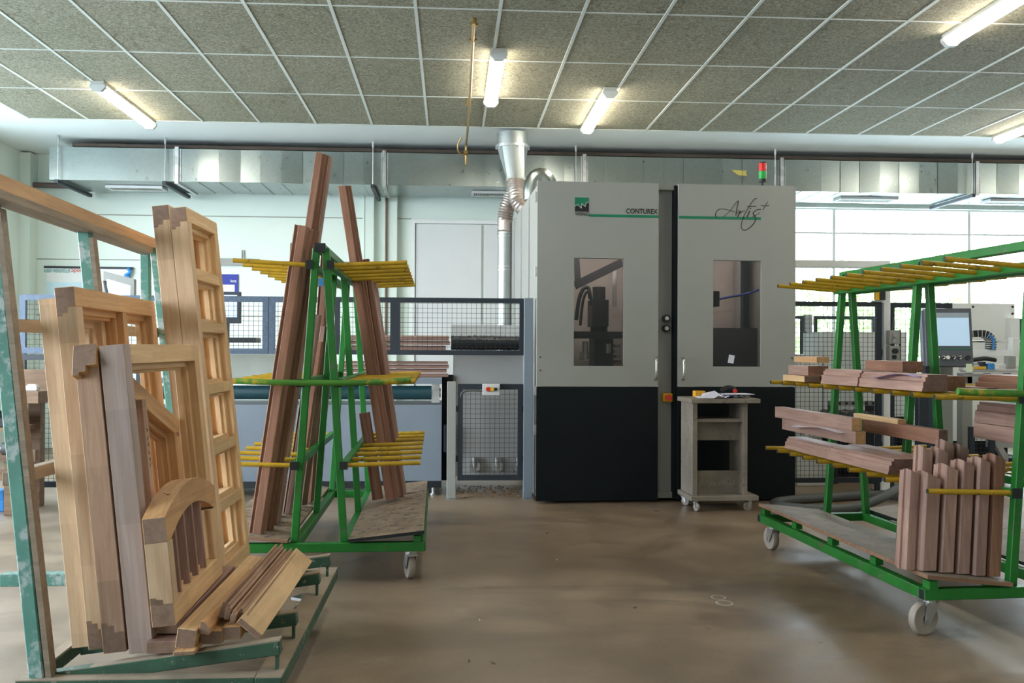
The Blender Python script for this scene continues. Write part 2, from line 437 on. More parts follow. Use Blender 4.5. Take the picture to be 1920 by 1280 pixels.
def tilemat():
    m, nt, b = newmat('wood_wool_tile')
    tcn = N(nt, 'ShaderNodeTexCoord'); v = tcn.outputs['Object']
    n1 = noise(nt, 52, 6, 0.85, v, 0.5); n2 = noise(nt, 0.9, 4, 0.6, v); n3 = noise(nt, 1.6, 3, 0.55, v, 0.5)
    mp = N(nt, 'ShaderNodeMapping'); mp.inputs['Scale'].default_value = (9, 45, 9); nt.links.new(v, mp.inputs[0]); n4 = noise(nt, 1.0, 4, 0.7, mp.outputs[0])
    r1 = ramp(nt, [(0.36, (0.10, 0.088, 0.06)), (0.5, (0.275, 0.252, 0.182)), (0.62, (0.47, 0.44, 0.335))]); nt.links.new(n1.outputs[0], r1.inputs[0])
    r2 = ramp(nt, [(0.3, (0.84, 0.86, 0.80)), (0.7, (1, 1, 1))]); nt.links.new(n2.outputs[0], r2.inputs[0])
    c = mix(nt, 1.0, r1.outputs[0], r2.outputs[0], 'MULTIPLY')
    r4 = ramp(nt, [(0.35, (0.88, 0.88, 0.86)), (0.6, (1, 1, 1))]); nt.links.new(n4.outputs[0], r4.inputs[0])
    c = mix(nt, 0.8, c, r4.outputs[0], 'MULTIPLY')
    # rims of old water stains
    r3 = ramp(nt, [(0.600, (0, 0, 0)), (0.608, (1, 1, 1)), (0.616, (0, 0, 0))]); nt.links.new(n3.outputs[0], r3.inputs[0])
    ml = N(nt, 'ShaderNodeMath', operation='MULTIPLY'); nt.links.new(r3.outputs[0], ml.inputs[0]); ml.inputs[1].default_value = 0.6
    c = mix(nt, ml.outputs[0], c, (0.10, 0.075, 0.04))
    nt.links.new(c, b.inputs['Base Color']); b.inputs['Roughness'].default_value = 0.9
    bump(nt, b, n1.outputs[0], 0.3, 0.01)
    return m
M_floor, M_tile = concrete(), tilemat()
M_wall = paint('wall_paint', (0.70, 0.785, 0.72), 0.6, var=0.03, scale=1.2)
M_ceil = paint('ceiling_plaster', (0.80, 0.83, 0.81), 0.7, var=0.03, scale=1.2)
M_tbar = paint('ceiling_bar', (0.62, 0.64, 0.60), 0.6, var=0.03)
M_doorp = paint('door_panel', (0.66, 0.68, 0.68), 0.5, var=0.02)
M_joint = paint('wall_joint', (0.30, 0.30, 0.26), 0.8)
M_asph = paint('yard_paving', (0.55, 0.55, 0.52), 0.8)
M_leaf = paint('tree_leaves', (0.30, 0.42, 0.16), 0.7, var=0.4, scale=6)

struct(MB().box(XL - .2, XR + .2, YF - .2, YB + .2, -0.15, 0.0).build('floor', M_floor))
ceil = struct(MB().box(XL - .2, XR + .2, YF - .2, YB + .2, ZC + .02, ZC + .17).build('ceiling', M_ceil))
TX0, TX1, TY1, TZ = -4.46, 10.54, 10.45, ZC - 0.012
struct(MB().box(TX0, TX1, YF + .4, TY1, TZ, ZC + .019).build('tile_field', M_tile, ceil))
g = MB()
x = -0.26 - 0.6 * 6
while x < TX1 - .05:
    g.box(x - .012, x + .012, YF + .4, TY1, TZ - .006, TZ + .004); x += 0.6
y = 10.45 - 1.215
while y > YF + .5:
    g.box(TX0, TX1, y - .0085, y + .0085, TZ - .005, TZ + .004); y -= 1.205
g.box(TX0 - .02, TX0, YF + .4, TY1, TZ - .006, TZ + .02); g.box(TX0 - .02, TX1, TY1, TY1 + .02, TZ - .006, TZ + .02)
struct(g.build('grid_bars', M_tbar, ceil))

# back wall with the window strip on the right
WX0, WX1, WZ0, WZ1 = 4.45, 9.75, 1.0, 3.22
w = MB()
w.box(XL - .2, WX0, YB, YB + .2, 0, ZC + .02); w.box(WX1, XR + .2, YB, YB + .2, 0, ZC + .02)
w.box(WX0, WX1, YB, YB + .2, 0, WZ0); w.box(WX0, WX1, YB, YB + .2, WZ1, ZC + .02)
wb = struct(w.build('wall_back', M_wall))
j = MB()
for z in (2.99, 2.415, 1.70): j.box(-5.40, -1.15, YB - .006, YB + .001, z - .006, z + .006)
for z in (2.99, 2.15): j.box(-.70, -.52, YB - .006, YB + .001, z - .006, z + .006)
j.box(-1.13, -1.12, YB - .006, YB, 0, ZC); 
struct(j.build('panel_joint', M_joint, wb))
# left wall with a long window strip (beside and behind the camera)
LY0, LY1, LZ0, LZ1 = -1.0, 11.0, 0.8, 3.4
w = MB()
w.box(XL - .2, XL, YF - .2, LY0, 0, ZC + .02); w.box(XL - .2, XL, LY1, YB, 0, ZC + .02)
w.box(XL - .2, XL, LY0, LY1, 0, LZ0); w.box(XL - .2, XL, LY0, LY1, LZ1, ZC + .02)
struct(w.build('wall_left', M_wall))
struct(MB().box(XR, XR + .2, YF - .2, YB, 0, ZC + .02).build('wall_right', M_wall))
struct(MB().box(XL - .2, XR + .2, YF - .2, YF, 0, ZC + .02).build('wall_front', M_wall))

def window(name, axis, a0, a1, z0, z1, plane, nm):
    # frame and glass of one light of a window strip
    m = MB(); t, d = .020, .05
    def bx(u0, u1, q0, q1, dd=d):
        if axis == 'x': m.box(u0, u1, plane - dd / 2, plane + dd / 2, q0, q1)
        else: m.box(plane - dd / 2, plane + dd / 2, u0, u1, q0, q1)
    bx(a0, a0 + t, z0, z1); bx(a1 - t, a1, z0, z1); bx(a0 + t, a1 - t, z0, z0 + t); bx(a0 + t, a1 - t, z1 - t, z1)
    if axis == 'x': m.box(a0 + t, a1 - t, plane - .018, plane + .018, 2.875, 2.90)
    o = struct(m.build(name, M_white))
    m2 = MB()
    if axis == 'x': m2.box(a0 + t, a1 - t, plane - .004, plane + .004, z0 + t, z1 - t)
    else: m2.box(plane - .004, plane + .004, a0 + t, a1 - t, z0 + t, z1 - t)
    struct(m2.build('window_pane', M_glass, o))
    return o
k = 1
for a0, a1 in ((4.45, 5.17), (5.17, 7.06), (7.06, 8.4), (8.4, 9.75)):
    window('window_%d' % k, 'x', a0, a1, WZ0, WZ1, YB + .10, k); k += 1
for q in range(6):
    window('window_%d' % k, 'y', LY0 + 2.0 * q, LY0 + 2.0 * (q + 1), LZ0, LZ1, XL - .10, k); k += 1

# double door in the back wall, behind the guard
dx0, dx1, dz = -.47, 1.30, 2.93
f = MB()
f.box(dx0 - .05, dx0, YB - .05, YB, 0, dz + .05); f.box(dx1, dx1 + .05, YB - .05, YB, 0, dz + .05); f.box(dx0, dx1, YB - .05, YB, dz, dz + .05)
dr = struct(f.build('door_1', M_white))
struct(MB().box(dx0 + .01, dx0 + .87, YB - .03, YB - .005, .02, dz - .01).build('door_leaf', M_doorp, dr, bevel=.004))
struct(MB().box(dx0 + .90, dx1 - .01, YB - .03, YB - .005, .02, dz - .01).build('door_leaf', M_doorp, dr, bevel=.004))
# pilasters
struct(MB().box(-1.11, -1.00, YB - .10, YB, 0, ZC).build('trim_1', M_wall))
struct(MB().box(-.86, -.70, YB - .10, YB, 0, ZC).build('trim_2', M_wall))
# light pilaster in the left corner
struct(MB().box(XL, XL + .13, YB - .22, YB, 0, ZC).build('trim_3', M_wall))
# yard outside
struct(MB().box(-30, 40, YB + .3, 70, -0.3, -0.16).build('ground_outside', M_asph))
struct(MB().box(-40, XL - .3, -30, YB + .3, -0.3, -0.16).build('ground_outside', M_asph))

def tree(px, Y, h, rad, label):
    root = thing('tree', label, 'tree', T(px, Y, -.16), 'trees beyond the window')
    MB().cyl((0, 0, 0), (.1, 0, h * .55), .14, .07, 10).build('trunk', W_bench, root, smooth=40)
    m = MB(); rnd = random.Random(int(px * 10))
    for i in range(900):
        t = rnd.random() * 6.283; ph = math.acos(2 * rnd.random() - 1); q = rad * (0.45 + .55 * rnd.random())
        c = Vector((q * math.sin(ph) * math.cos(t), q * math.sin(ph) * math.sin(t), h * .62 + q * 0.85 * math.cos(ph)))
        e = Matrix.Translation(c) @ Matrix.Rotation(rnd.random() * 6, 4, (rnd.random() - .5, rnd.random() - .5, rnd.random() - .5)) 
        s = .10 + .10 * rnd.random()
        m.add([(-s, 0, 0), (0, -s * .45, .02), (s, 0, 0), (0, s * .45, .02)], [(0, 1, 2, 3)], 0, e)
    m.build('foliage', M_leaf, root)
tree(9.2, 22.5, 3.6, 1.7, 'pale leafy tree beyond the window strip, beside the machine')
tree(13.0, 25.5, 4.4, 2.0, 'pale leafy tree farther right beyond the window strip')

# =================================================================== CEILING LAMPS, PIPE
def lamp(x, y0, label):
    L = 1.56; zt = TZ
    root = thing('ceiling_lamp', label, 'lamp', T(x, y0, zt), 'fluorescent ceiling lamps')
    m = MB(); m.prism([(-.06, 0), (.06, 0), (.062, -.035), (-.062, -.035)], 0, L, M=RZ(R(90)))
    m.build('housing', M_lamphouse, root, bevel=.003)
    pr = [(.064 * math.cos(t), -.035 + -.058 * math.sin(t)) for t in [math.pi * i / 8 for i in range(9)]]
    d = MB(); d.prism(pr, .05, L - .05, M=RZ(R(90)))
    d.build('diffuser', M_lamp, root, smooth=40)
    e = MB(); e.prism([(-.070, -.035), (.070, -.035), (.070, -.06), (.035, -.095), (-.035, -.095), (-.070, -.06)], 0, .05, M=RZ(R(90)))
    e.prism([(-.070, -.035), (.070, -.035), (.070, -.06), (.035, -.095), (-.035, -.095), (-.070, -.06)], L - .05, L, M=RZ(R(90)))
    e.build_each('end_cap', M_offwhite, root)
    return root
lamp(-3.22, 8.93, 'fluorescent lamp at the far left of the ceiling, above the duct end')
lamp(0.375, 7.69, 'fluorescent lamp beside the brass pipe on the ceiling')
lamp(1.46, 8.76, 'fluorescent lamp above the grey machine, right of the round pipe')
lamp(3.80, 5.55, 'large bright fluorescent lamp in the upper right corner')
lamp(6.11, 8.83, 'fluorescent lamp cut by the right edge, above the duct')
for (x, y) in ((-3.2, 4.6), (0.37, 3.0), (3.8, .9), (6.11, 5.3), (8.4, 8.8)):  # all out of view; the last two added to brighten the dim right side
    lamp(x, y, 'unseen fluorescent lamp on the ceiling outside the view')

def pz(px_, py_, z): return at_z(px_, py_, z)
pts = [(.155, 6.95), (.165, 8.2), (.172, 9.6), (.17, 10.7), (.165, 11.0)]
rp = thing('gas_pipe', 'thin brass pipe running along the ceiling towards the duct', 'pipe', T(.16, 6.95, TZ))
path = [Vector((p[0], p[1], TZ - .055)) for p in pts] + [Vector((.165, 11.05, TZ - .08)), Vector((.165, 11.06, 3.50)), Vector((.165, 11.06, 3.42))]
inv = T(-.16, -6.95, -TZ)
MB().tube([inv @ p for p in path], .013, 10).build('tube', M_brass, rp, smooth=50)
c = MB()
for yy in (7.0, 7.35, 9.3): c.cyl((0, yy - 6.95, -.065), (0, yy - 6.95, -.007), .02, n=10).box(-.03, .03, yy - 6.965, yy - 6.935, -.06, -.048)
c.build_each('clamp', M_brass, rp, smooth=50)
hk = smoothpath([(-.05, 3.95, -.02), (-.09, 4.0, -.10), (-.08, 4.04, -.17), (-.03, 4.08, -.19), (.01, 4.10, -.16)], 5)
MB().tube(hk, .009, 8).cyl((-.02, 4.08, -.17), (.03, 4.08, -.17), .028, n=10).build('valve', M_brass, rp, smooth=50)

# =================================================================== VENTILATION DUCT
DY, DZ0, DZ1, DYB = 11.50, 3.245, 3.63, 12.36
du = thing('ventilation_duct', 'long rectangular sheet-metal air duct hung below the ceiling along the back wall', 'duct', T(-4.68, DY, DZ0))
bounds = [-4.68, -3.22, -.80, 1.60, 4.03, 6.50, 9.2]
rnd = random.Random(3)
for i in range(6):
    x0, x1 = bounds[i] + 4.68, bounds[i + 1] + 4.68
    n = 1 if i == 0 else 10
    H_, D_ = DZ1 - DZ0, DYB - DY
    m = MB(); vs = []; fs = []
    yo = [rnd.uniform(-.009, .009) for _ in range(n + 1)]; zo = [rnd.uniform(-.005, .005) for _ in range(n + 1)]
    for k in range(n + 1):
        x = x0 + (x1 - x0) * k / n
        e = 0 if i == 0 else 1
        vs += [(x, yo[k] * e, 0 + zo[k] * e), (x, yo[k] * e, H_), (x, D_, H_), (x, D_, zo[k] * e)]
    for k in range(n):
        b = 4 * k
        for s in range(4): fs.append((b + s, b + (s + 1) % 4, b + 4 + (s + 1) % 4, b + 4 + s))
    fs = [f[::-1] for f in fs]
    fs += [(0, 1, 2, 3), (4 * n + 3, 4 * n + 2, 4 * n + 1, 4 * n)]
    m.add(vs, fs)
    sec = m.build('duct_section', M_galv, du)
    if i:
        q = MB()
        for k in range(1, n):
            x = x0 + (x1 - x0) * k / n
            q.box(x - .003, x + .003, -.006, 0, 0, H_); q.box(x - .003, x + .003, 0, D_, -.006, 0)
        q.build('seam', M_galv, sec)
        fl = MB(); fl.box(x0 - .022, x0 + .022, -.025, 0, -.025, H_ + .02); fl.box(x0 - .022, x0 + .022, 0, D_, -.025, 0)
        for s in (-.035, .04): fl.box(x0 + s - .004, x0 + s + .004, -.012, 0, 0, H_)
        fl.build('duct_flange', M_zinc, du)
MB().box(.25, 13.8, .02, DYB - DY, DZ1 - DZ0 + .012, DZ1 - DZ0 + .05).build('gap_shade_strip', paint('gap_shade_brown', (.07, .05, .04), .9), du)  # dark brown strip added on the duct to deepen the shade under the ceiling
for x in (-4.56, -3.34, -.93, 1.49, 3.93, 6.41):
    xx = x + 4.68
    m = MB(); m.cyl((xx, -.06, -.055), (xx, -.06, ZC + .01 - DZ0), .006, n=8); m.cyl((xx, DYB - DY + .04, -.055), (xx, DYB - DY + .04, ZC + .01 - DZ0), .006, n=8)
    m.cyl((xx, -.06, ZC - .06 - DZ0), (xx, -.06, ZC + .015 - DZ0), .014, n=8)
    m.build_each('hanger_rod', M_zinc, du, smooth=50)
    MB().box(xx - .022, xx + .022, -.10, DYB - DY + .10, -.055, -.012).build('hanger_rail', M_dark, du, bevel=.003)
for x0, x1 in ((-4.15, -3.48), (.25, .95), (4.9, 5.65), (6.85, 7.5)):
    a, b = x0 + 4.68, x1 + 4.68
    m = MB(); m.box(a, b, .30, .33, -.035, -.004); m.box(a, b, .52, .55, -.035, -.004); m.box(a, a + .03, .33, .52, -.035, -.004); m.box(b - .03, b, .33, .52, -.035, -.004)
    gr = m.build('vent_grille', M_offwhite, du)
    m = MB()
    k = a + .04
    while k < b - .03: m.box(k, k + .008, .33, .52, -.03, -.006); k += .03
    m.build_each('slat', M_lamphouse, gr)
tp = at_y(1385, 324, DY)
m = MB(); m.add([(-.09, -.004, .035), (.02, -.004, .03), (.10, -.004, .028), (.09, -.004, -.0), (.105, -.004, -.035), (.0, -.004, -.03), (-.05, -.004, .0)], [tuple(range(6, -1, -1))])
m.build('tape_scrap', paint('yellow_tape', (0.62, 0.50, 0.12), 0.6), du, T(tp.x + 4.68, 0, tp.z - DZ0))
wd = at_y(1700, 299, 11.7)
tag(beam('wood_offcut', (wd.x - .13, 11.62, DZ1 - .002), (wd.x + .10, 11.66, DZ1 - .002), rect(.10, .05), W_larch, (0, 1, 0)), 'short wooden block lying on top of the air duct', 'offcut')

# =================================================================== EXTRACTION PIPES LEFT OF THE MACHINE
EX, EY = .70, 10.68
ep = thing('extraction_pipe', 'round spiral extraction pipe with flexible elbows dropping behind the grey machine', 'pipe', T(EX, EY, 0))
c0 = at_y(961, 250, EY).x - EX
MB().cyl((c0, 0, ZC - .03), (c0, 0, ZC - .17), .175, n=28).build('collar', M_pipe, ep, smooth=40)
m = MB(); m.cyl((c0, 0, ZC - .165), (c0, 0, ZC - .195), .188, n=28)
for i in range(10):
    t = i * .628; m.cyl((c0 + .182 * math.cos(t), .182 * math.sin(t), ZC - .165), (c0 + .182 * math.cos(t), .182 * math.sin(t), ZC - .21), .008, n=6)
m.build('clamp_ring', M_zinc, ep, smooth=40)
zb = at_y(965, 336, EY).z; c1 = at_y(966, 336, EY).x - EX
# round to rectangular taper
m = MB(); n = 32; vs = []
for ring, z in ((0, ZC - .19), (1, zb)):
    for i in range(n):
        t = 2 * math.pi * i / n
        if ring == 0: vs.append((c0 + .172 * math.cos(t), .172 * math.sin(t), z))
        else:
            cx, cy = math.cos(t), math.sin(t); s = max(abs(cx), abs(cy)); vs.append((c1 + .095 * cx / s, .11 * cy / s, z))
fs = [(i, n + i, n + (i + 1) % n, (i + 1) % n) for i in range(n)]
m.add(vs, fs).box(c1 - .105, c1 + .105, -.12, .12, zb - .04, zb)
m.build('taper', M_pipe, ep, smooth=40)
def E(px_, py_, dy=0): 
    p = at_y(px_, py_, EY + dy); return Vector((p.x - EX, p.y - EY, p.z))
MB().tube(smoothpath([E(966, 338), E(965, 352), E(958, 372), E(950, 392), E(947, 412), E(947, 438)], 9), .085, 18, ribs=.06).build('flexible_hose', M_flex, ep, smooth=60)
MB().tube(smoothpath([E(968, 338, -.14), E(968, 352, -.16), E(971, 372, -.2), E(980, 388, -.22), E(997, 393, -.22)], 9), .092, 18, ribs=.055).build('flexible_elbow', M_flex, ep, smooth=60)
m = MB(); a = E(947, 436); m.cyl(a, (a.x, a.y, 1.2), .083, n=24); a2 = E(958, 436, .16); m.cyl(a2, (a2.x, a2.y, 1.2), .07, n=20)
m.build('spiral_pipe', M_pipe, ep, smooth=40)
m = MB()
for yy in (437, 443, 500, 506): p = E(947, yy); m.cyl((p.x, p.y, p.z - .01), (p.x, p.y, p.z + .01), .09, n=24)
m.build_each('pipe_band', M_zinc, ep, smooth=40)
# thin rusty conduit on the wall
m = MB(); a = at_y(725, 380, YB - .06); m.cyl((a.x, YB - .12, 3.24), (a.x, YB - .12, .9), .014, n=8)
tag(m.build('conduit', paint('rusty_pipe', (.16, .10, .07), .6), smooth=50), 'thin dark vertical conduit on the wall beside the double door', 'conduit')

# =================================================================== GREY MACHINE
MM = T(.722, 8.015, 0) @ RZ(R(1.55)); MI = MM.inverted()
mc = thing('machining_center', 'tall light-grey and black two-door wood machining machine in the middle of the hall', 'machine', MM)
MN = MM.to_3x3() @ Vector((0, 1, 0))
def ml(px_, py_, d=0.0):
    p = MI @ at_plane(px_, py_, MM @ Vector((0, d, 0)), MN); return p
ZTOP, ZS = 2.71, .985
MD = 2.95
def text(name, s, x0, x1, z0, mat, parent, y=-.002, h=None, bold=0.0, rot=None):
    c = bpy.data.curves.new(name, 'FONT'); c.body = s; c.extrude = .0006; c.offset = bold
    o = bpy.data.objects.new(name, c); COL.objects.link(o)
    o.data.materials.append(mat)
    bpy.context.view_layer.update()
    d = o.dimensions; sx_ = (x1 - x0) / d.x
    bb = [Vector(q) for q in o.bound_box]; mnx = min(q.x for q in bb); mny = min(q.y for q in bb)
    sy_ = sx_ if h is None else h / d.y
    me = bpy.data.meshes.new_from_object(o.evaluated_get(bpy.context.evaluated_depsgraph_get()))
    bpy.data.objects.remove(o); bpy.data.curves.remove(c)
    o = bpy.data.objects.new(name, me); COL.objects.link(o)
    o.parent = parent
    B = (rot if rot is not None else Matrix.Identity(4))
    o.matrix_basis = B @ T(x0 - mnx * sx_, y, z0 - mny * sy_) @ RX(R(90)) @ Matrix.Diagonal((sx_, sy_, 1, 1))
    return o

# body shell: side panels, back, roof, floor pan
b = MB()
b.box(.02, .06, .06, MD, .03, ZTOP - .005); b.box(2.20, 2.24, .06, MD, .03, ZTOP - .005)
b.box(.06, 2.20, MD - .04, MD, .03, ZTOP - .005); b.box(.06, 2.20, .06, MD - .04, ZTOP - .045, ZTOP - .005); b.box(.06, 2.20, .08, MD - .04, .03, .08)
b.build('cabinet_body', M_mgrey, mc)
m = MB()
for i in range(1, 4): m.box(.008, .02, .06 + i * .72 - .006, .06 + i * .72 + .006, .03, ZTOP - .01)
m.build('side_seam', M_mgrey2, mc)
def door(x0, x1, w0, w1, z0, z1, hx, side):
    up = MB()
    up.box(x0, w0, 0, .05, ZS, ZTOP); up.box(w1, x1, 0, .05, ZS, ZTOP); up.box(w0, w1, 0, .05, ZS, z0); up.box(w0, w1, 0, .05, z1, ZTOP)
    o = up.build('door', M_mgrey, mc)
    MB().box(x0, x1, .002, .05, .025, ZS - .004).build('lower_panel', M_mdark, o)
    MB().box(w0, w1, .02, .026, z0, z1).build('window_pane', M_tint, o)
    h = smoothpath([(hx, 0, 1.045), (hx, -.05, 1.06), (hx, -.062, 1.14), (hx, -.05, 1.215), (hx, 0, 1.23)], 5)
    MB().tube(h, .011, 10).build('handle', M_steel, o, smooth=50)
    k = MB()
    for z in (1.12, 1.23):
        xx = x0 + .03 if side > 0 else x1 - .03
        k.cyl((xx, -.004, z), (xx, .001, z), .007, n=10)
    k.build_each('bolt', M_black, o)
    e = MB(); xe = x0 if side > 0 else x1
    for z in (.62, .95, 1.95, 2.58): e.box(xe - .014, xe + .004, .02, .07, z - .04, z + .04)
    e.build_each('hinge', M_zinc, o)
    return o
def mx(p, q=700, d=0): return ml(p, q, d).x
d1 = door(0.0, ml(1234, 700).x, ml(1076.5, 484).x, ml(1169, 686).x, ml(1120, 686).z, ml(1120, 484).z, ml(1228, 690).x, 1)
d2 = door(ml(1271.5, 700).x, 2.235, ml(1337.5, 488).x, ml(1427, 687).x, ml(1380, 687).z, ml(1380, 488).z, ml(1279, 690).x, -1)
X1, X2 = ml(1234, 700).x, ml(1271.5, 700).x
MB().box(X1 - .06, X2 + .06, .12, .16, .05, ZTOP - .03).build('centre_column', M_mgrey2, mc)
MB().box(X1 - .02, X1 - .002, .05, .12, .03, ZTOP - .01).build('door_jamb', M_mgrey2, mc)
MB().box(X2 - .028, X2 - .001, .03, .12, .03, ZTOP - .01).build('door_jamb', M_mdark, mc)
for py_ in (597, 615.5):
    p = ml(1247.5, py_, .12)
    kb = MB().cyl((p.x, .122, p.z), (p.x, .07, p.z), .032, n=18).build('dial_knob', M_black, mc, smooth=40)
    MB().cyl((p.x, .071, p.z), (p.x, .063, p.z), .017, n=14).build('dial_cap', M_offwhite, kb, smooth=40)
p = ml(1249, 744.5, .12)
es = MB().box(p.x - .045, p.x + .045, 0.065, .122, p.z - .038, p.z + .038).build('emergency_stop', M_yel2, mc, bevel=.005)
MB().cyl((p.x, .066, p.z), (p.x, .035, p.z), .022, n=16).cyl((p.x, .04, p.z), (p.x, .028, p.z), .026, n=16).build('stop_button', M_red, es, smooth=40)
# signal tower
st = MB().cyl((1.963, .12, ZTOP - .01), (1.963, .12, ZTOP + .05), .012, n=10).cyl((1.963, .12, ZTOP - .005), (1.963, .12, ZTOP + .008), .04, n=14).build('signal_tower', M_black, mc, T(ml(1439, 350).x - 1.963, 0, 0), smooth=40)
for z0, z1, mt, nm in ((.05, .075, M_black, 'tower_base'), (.075, .145, M_signalg, 'green_light'), (.145, .215, M_signalr, 'red_light'), (.215, .225, M_black, 'tower_cap')):
    o = MB().cyl((1.963, .12, ZTOP + z0), (1.963, .12, ZTOP + z1 - .003), .034, n=18).build(nm, mt, st, smooth=40)
def E_(px_, py_, Y): return MI @ at_y(px_, py_, Y)
MB().tube(smoothpath([E_(997, 375, 9.48), E_(997, 355, 9.48), E_(1003, 336, 9.48), E_(1017, 331, 9.48), E_(1028, 345, 9.48), E_(1029, 372, 9.48)], 7), .085, 18, ribs=.02).build('roof_elbow', M_galv, mc, smooth=60)
# markings
a, c = ml(1078, 370), ml(1104, 396)
lx0, lx1, lz0, lz1 = a.x, c.x, c.z, a.z
W_ = lx1 - lx0
def lg(u, v): return (lx0 + u * W_, -.0022, lz1 - v * W_)
em = MB()
gpts = [(0, 0), (1, 0), (1, .27), (.76, .36), (.70, .60), (.47, .36), (.44, .70), (.20, .46), (0, .56)]
def fan(m, pts):
    m.add([lg(*p) for p in pts], [tuple(range(len(pts)))[::-1]])
G_ = [[(0, 0), (1, 0), (1, .27), (.76, .36), (.48, .36), (.20, .46), (0, .56)], [(.20, .46), (.48, .36), (.45, .68)], [(.48, .36), (.76, .36), (.71, .58)]]
for pl in G_: fan(em, pl)
em.build('emblem_field', M_logogreen, mc)
em = MB()
for pl in ([(0, 1), (0, .66), (.20, .56), (.48, .80), (.50, .80), (.76, .68), (.82, .44), (1, .34), (1, 1)], [(.48, .80), (.52, .50), (.76, .70)]): fan(em, pl)
em.build('emblem_ground', M_ink, mc)
em = MB()
zz = [(0, .61), (.20, .51), (.46, .75), (.49, .43), (.735, .655), (.79, .40), (1, .305)]
P3 = [Vector(lg(*p)) for p in zz]
for i in range(6): em.bar(P3[i] + Vector((0, -.001, 0)), P3[i + 1] + Vector((0, -.001, 0)), .0012, .0125, (0, 1, 0)); 
em.build('emblem_line', M_white, mc)
t0 = ml(1078, 404)
text('lettering', 'WEINIG', lx0, lx1 + .004, t0.z - .002, M_ink, mc, h=.031)
t1, t2 = ml(1174, 400), ml(1234, 400.3)
text('lettering', 'CONTUREX', t1.x, t2.x - .004, t1.z - .001, M_ink, mc, h=.043, bold=.014)
a, c = ml(1105, 400.5), ml(1234, 405)
zst = ml(1105, 401).z
MB().box(a.x, X1 - .001, -.0018, -.0002, zst - .024, zst - .001).build('green_stripe', M_logogreen, mc)
zst = ml(1274, 404.5).z
MB().box(X2 + .001, ml(1426.5, 405).x, -.0018, -.0002, zst - .024, zst).build('green_stripe', M_logogreen, mc)
def sc(pts, r, closed=False):
    out = []
    for (u, v) in pts:
        p = ml(1300 + u / 10.667, 350 + v / 10.667); out.append((p.x, -.003, p.z))
    return smoothpath(out, 6), r
s = MB()
for pts, r in [
    ([(470, 612), (440, 575), (450, 510), (500, 455), (600, 445), (740, 475), (850, 508), (915, 505), (915, 485), (890, 462)], .0021),
    ([(600, 600), (640, 565), (740, 470), (850, 320), (885, 290)], .0023), ([(885, 288), (900, 300), (870, 430), (848, 580)], .0036),
    ([(885, 608), (915, 540), (945, 490)], .0040), ([(925, 540), (960, 505), (1005, 480), (1035, 482)], .0022),
    ([(1270, 232), (1215, 255), (1130, 370), (1040, 520), (985, 640), (955, 770), (975, 850), (1030, 868), (1110, 830), (1200, 740), (1238, 660), (1225, 590), (1195, 530), (1230, 485), (1290, 455), (1350, 452)], .0030),
    ([(1075, 395), (1150, 390), (1255, 392)], .0033), ([(1125, 485), (1095, 550), (1075, 602)], .0040), ([(1133, 440), (1145, 425)], .0052),
    ([(1170, 602), (1250, 570), (1330, 520)], .0019), ([(1190, 525), (1215, 575), (1240, 600)], .0040),
    ([(1350, 372), (1430, 385), (1515, 375)], .0022), ([(1490, 300), (1430, 385), (1395, 465)], .0022)]:
    q, r = sc(pts, r); s.tube(q, r, 6)
s.build('script_lettering', M_ink, mc)

# inside, seen through the smoked panes
MB().box(.10, 2.16, 1.30, 1.34, .08, 2.60).build('inner_wall', paint('inner_panel', (.46, .425, .395), .6), mc)
MB().box(1.05, 1.09, .25, 1.30, .08, 2.6).build('inner_partition', M_mgrey2, mc)
il = MB().box(.25, .85, .30, .36, 2.50, 2.54).box(1.35, 1.95, .30, .36, 2.50, 2.54).build_each('interior_fill_lamp', emit('interior_fill_lamp', (1, .95, .9), 34.0), mc)  # unseen lamps added to light the interior behind the panes
def mi_(px_, py_, d): return ml(px_, py_, d)
def cylp(m, ax, top, bot, wpx, d, n=20):
    p, q = ml(ax, top, d), ml(ax, bot, d); r = abs(ml(ax + wpx / 2, top, d).x - p.x); m.cyl(q, p, r, n=n)
sp = MB(); cylp(sp, 1123, 538, 562, 24, .55); p, q = ml(1110, 562, .45), ml(1140, 612, .45); sp.box(p.x, q.x, .42, .68, q.z, p.z)
cylp(sp, 1123, 612, 622, 32, .55)
sp.build('spindle_motor', M_slate, mc, smooth=40)
p, q = ml(1070, 621, .35), ml(1172, 634, .35)
MB().box(p.x, q.x, .33, .75, q.z, p.z).build('cross_slide', M_slate, mc)
hs = MB()
hs.tube(smoothpath([ml(1080, 600, .5), ml(1086, 560, .5), ml(1094, 541, .5), ml(1103, 540, .5), ml(1107, 560, .5)], 6), .018, 8)
hs.tube(smoothpath([ml(1088, 610, .45), ml(1092, 570, .45), ml(1098, 550, .45), ml(1106, 548, .45), ml(1109, 572, .45)], 6), .013, 8)
hs.build('hose', M_slate, mc, smooth=60)
MB().bar(ml(1078, 535, .7), ml(1166, 492, .7), .06, .075).bar(ml(1080, 480, .75), ml(1084, 530, .75), .05, .05).build('energy_arm', M_slate, mc)
mm = MB(); cylp(mm, 1097, 640, 660, 12, .5); cylp(mm, 1097, 660, 676, 20, .5); cylp(mm, 1140, 644, 662, 10, .45)
for i in range(4): cylp(mm, 1157, 645 + i * 10, 651 + i * 10, 13, .6)
mm.build_each('tool_holder', M_steel, mc, smooth=40)
p, q = ml(1115, 634, .6), ml(1150, 690, .6); MB().box(p.x, q.x, .6, .9, q.z, p.z).build('tool_magazine', M_slate, mc)
cb = MB(); p = ml(1152, 500, .9); q = ml(1152, 575, .9); cb.cyl(q, p, .022, n=12); cb.build('cable_conduit', M_offwhite, mc, smooth=50)
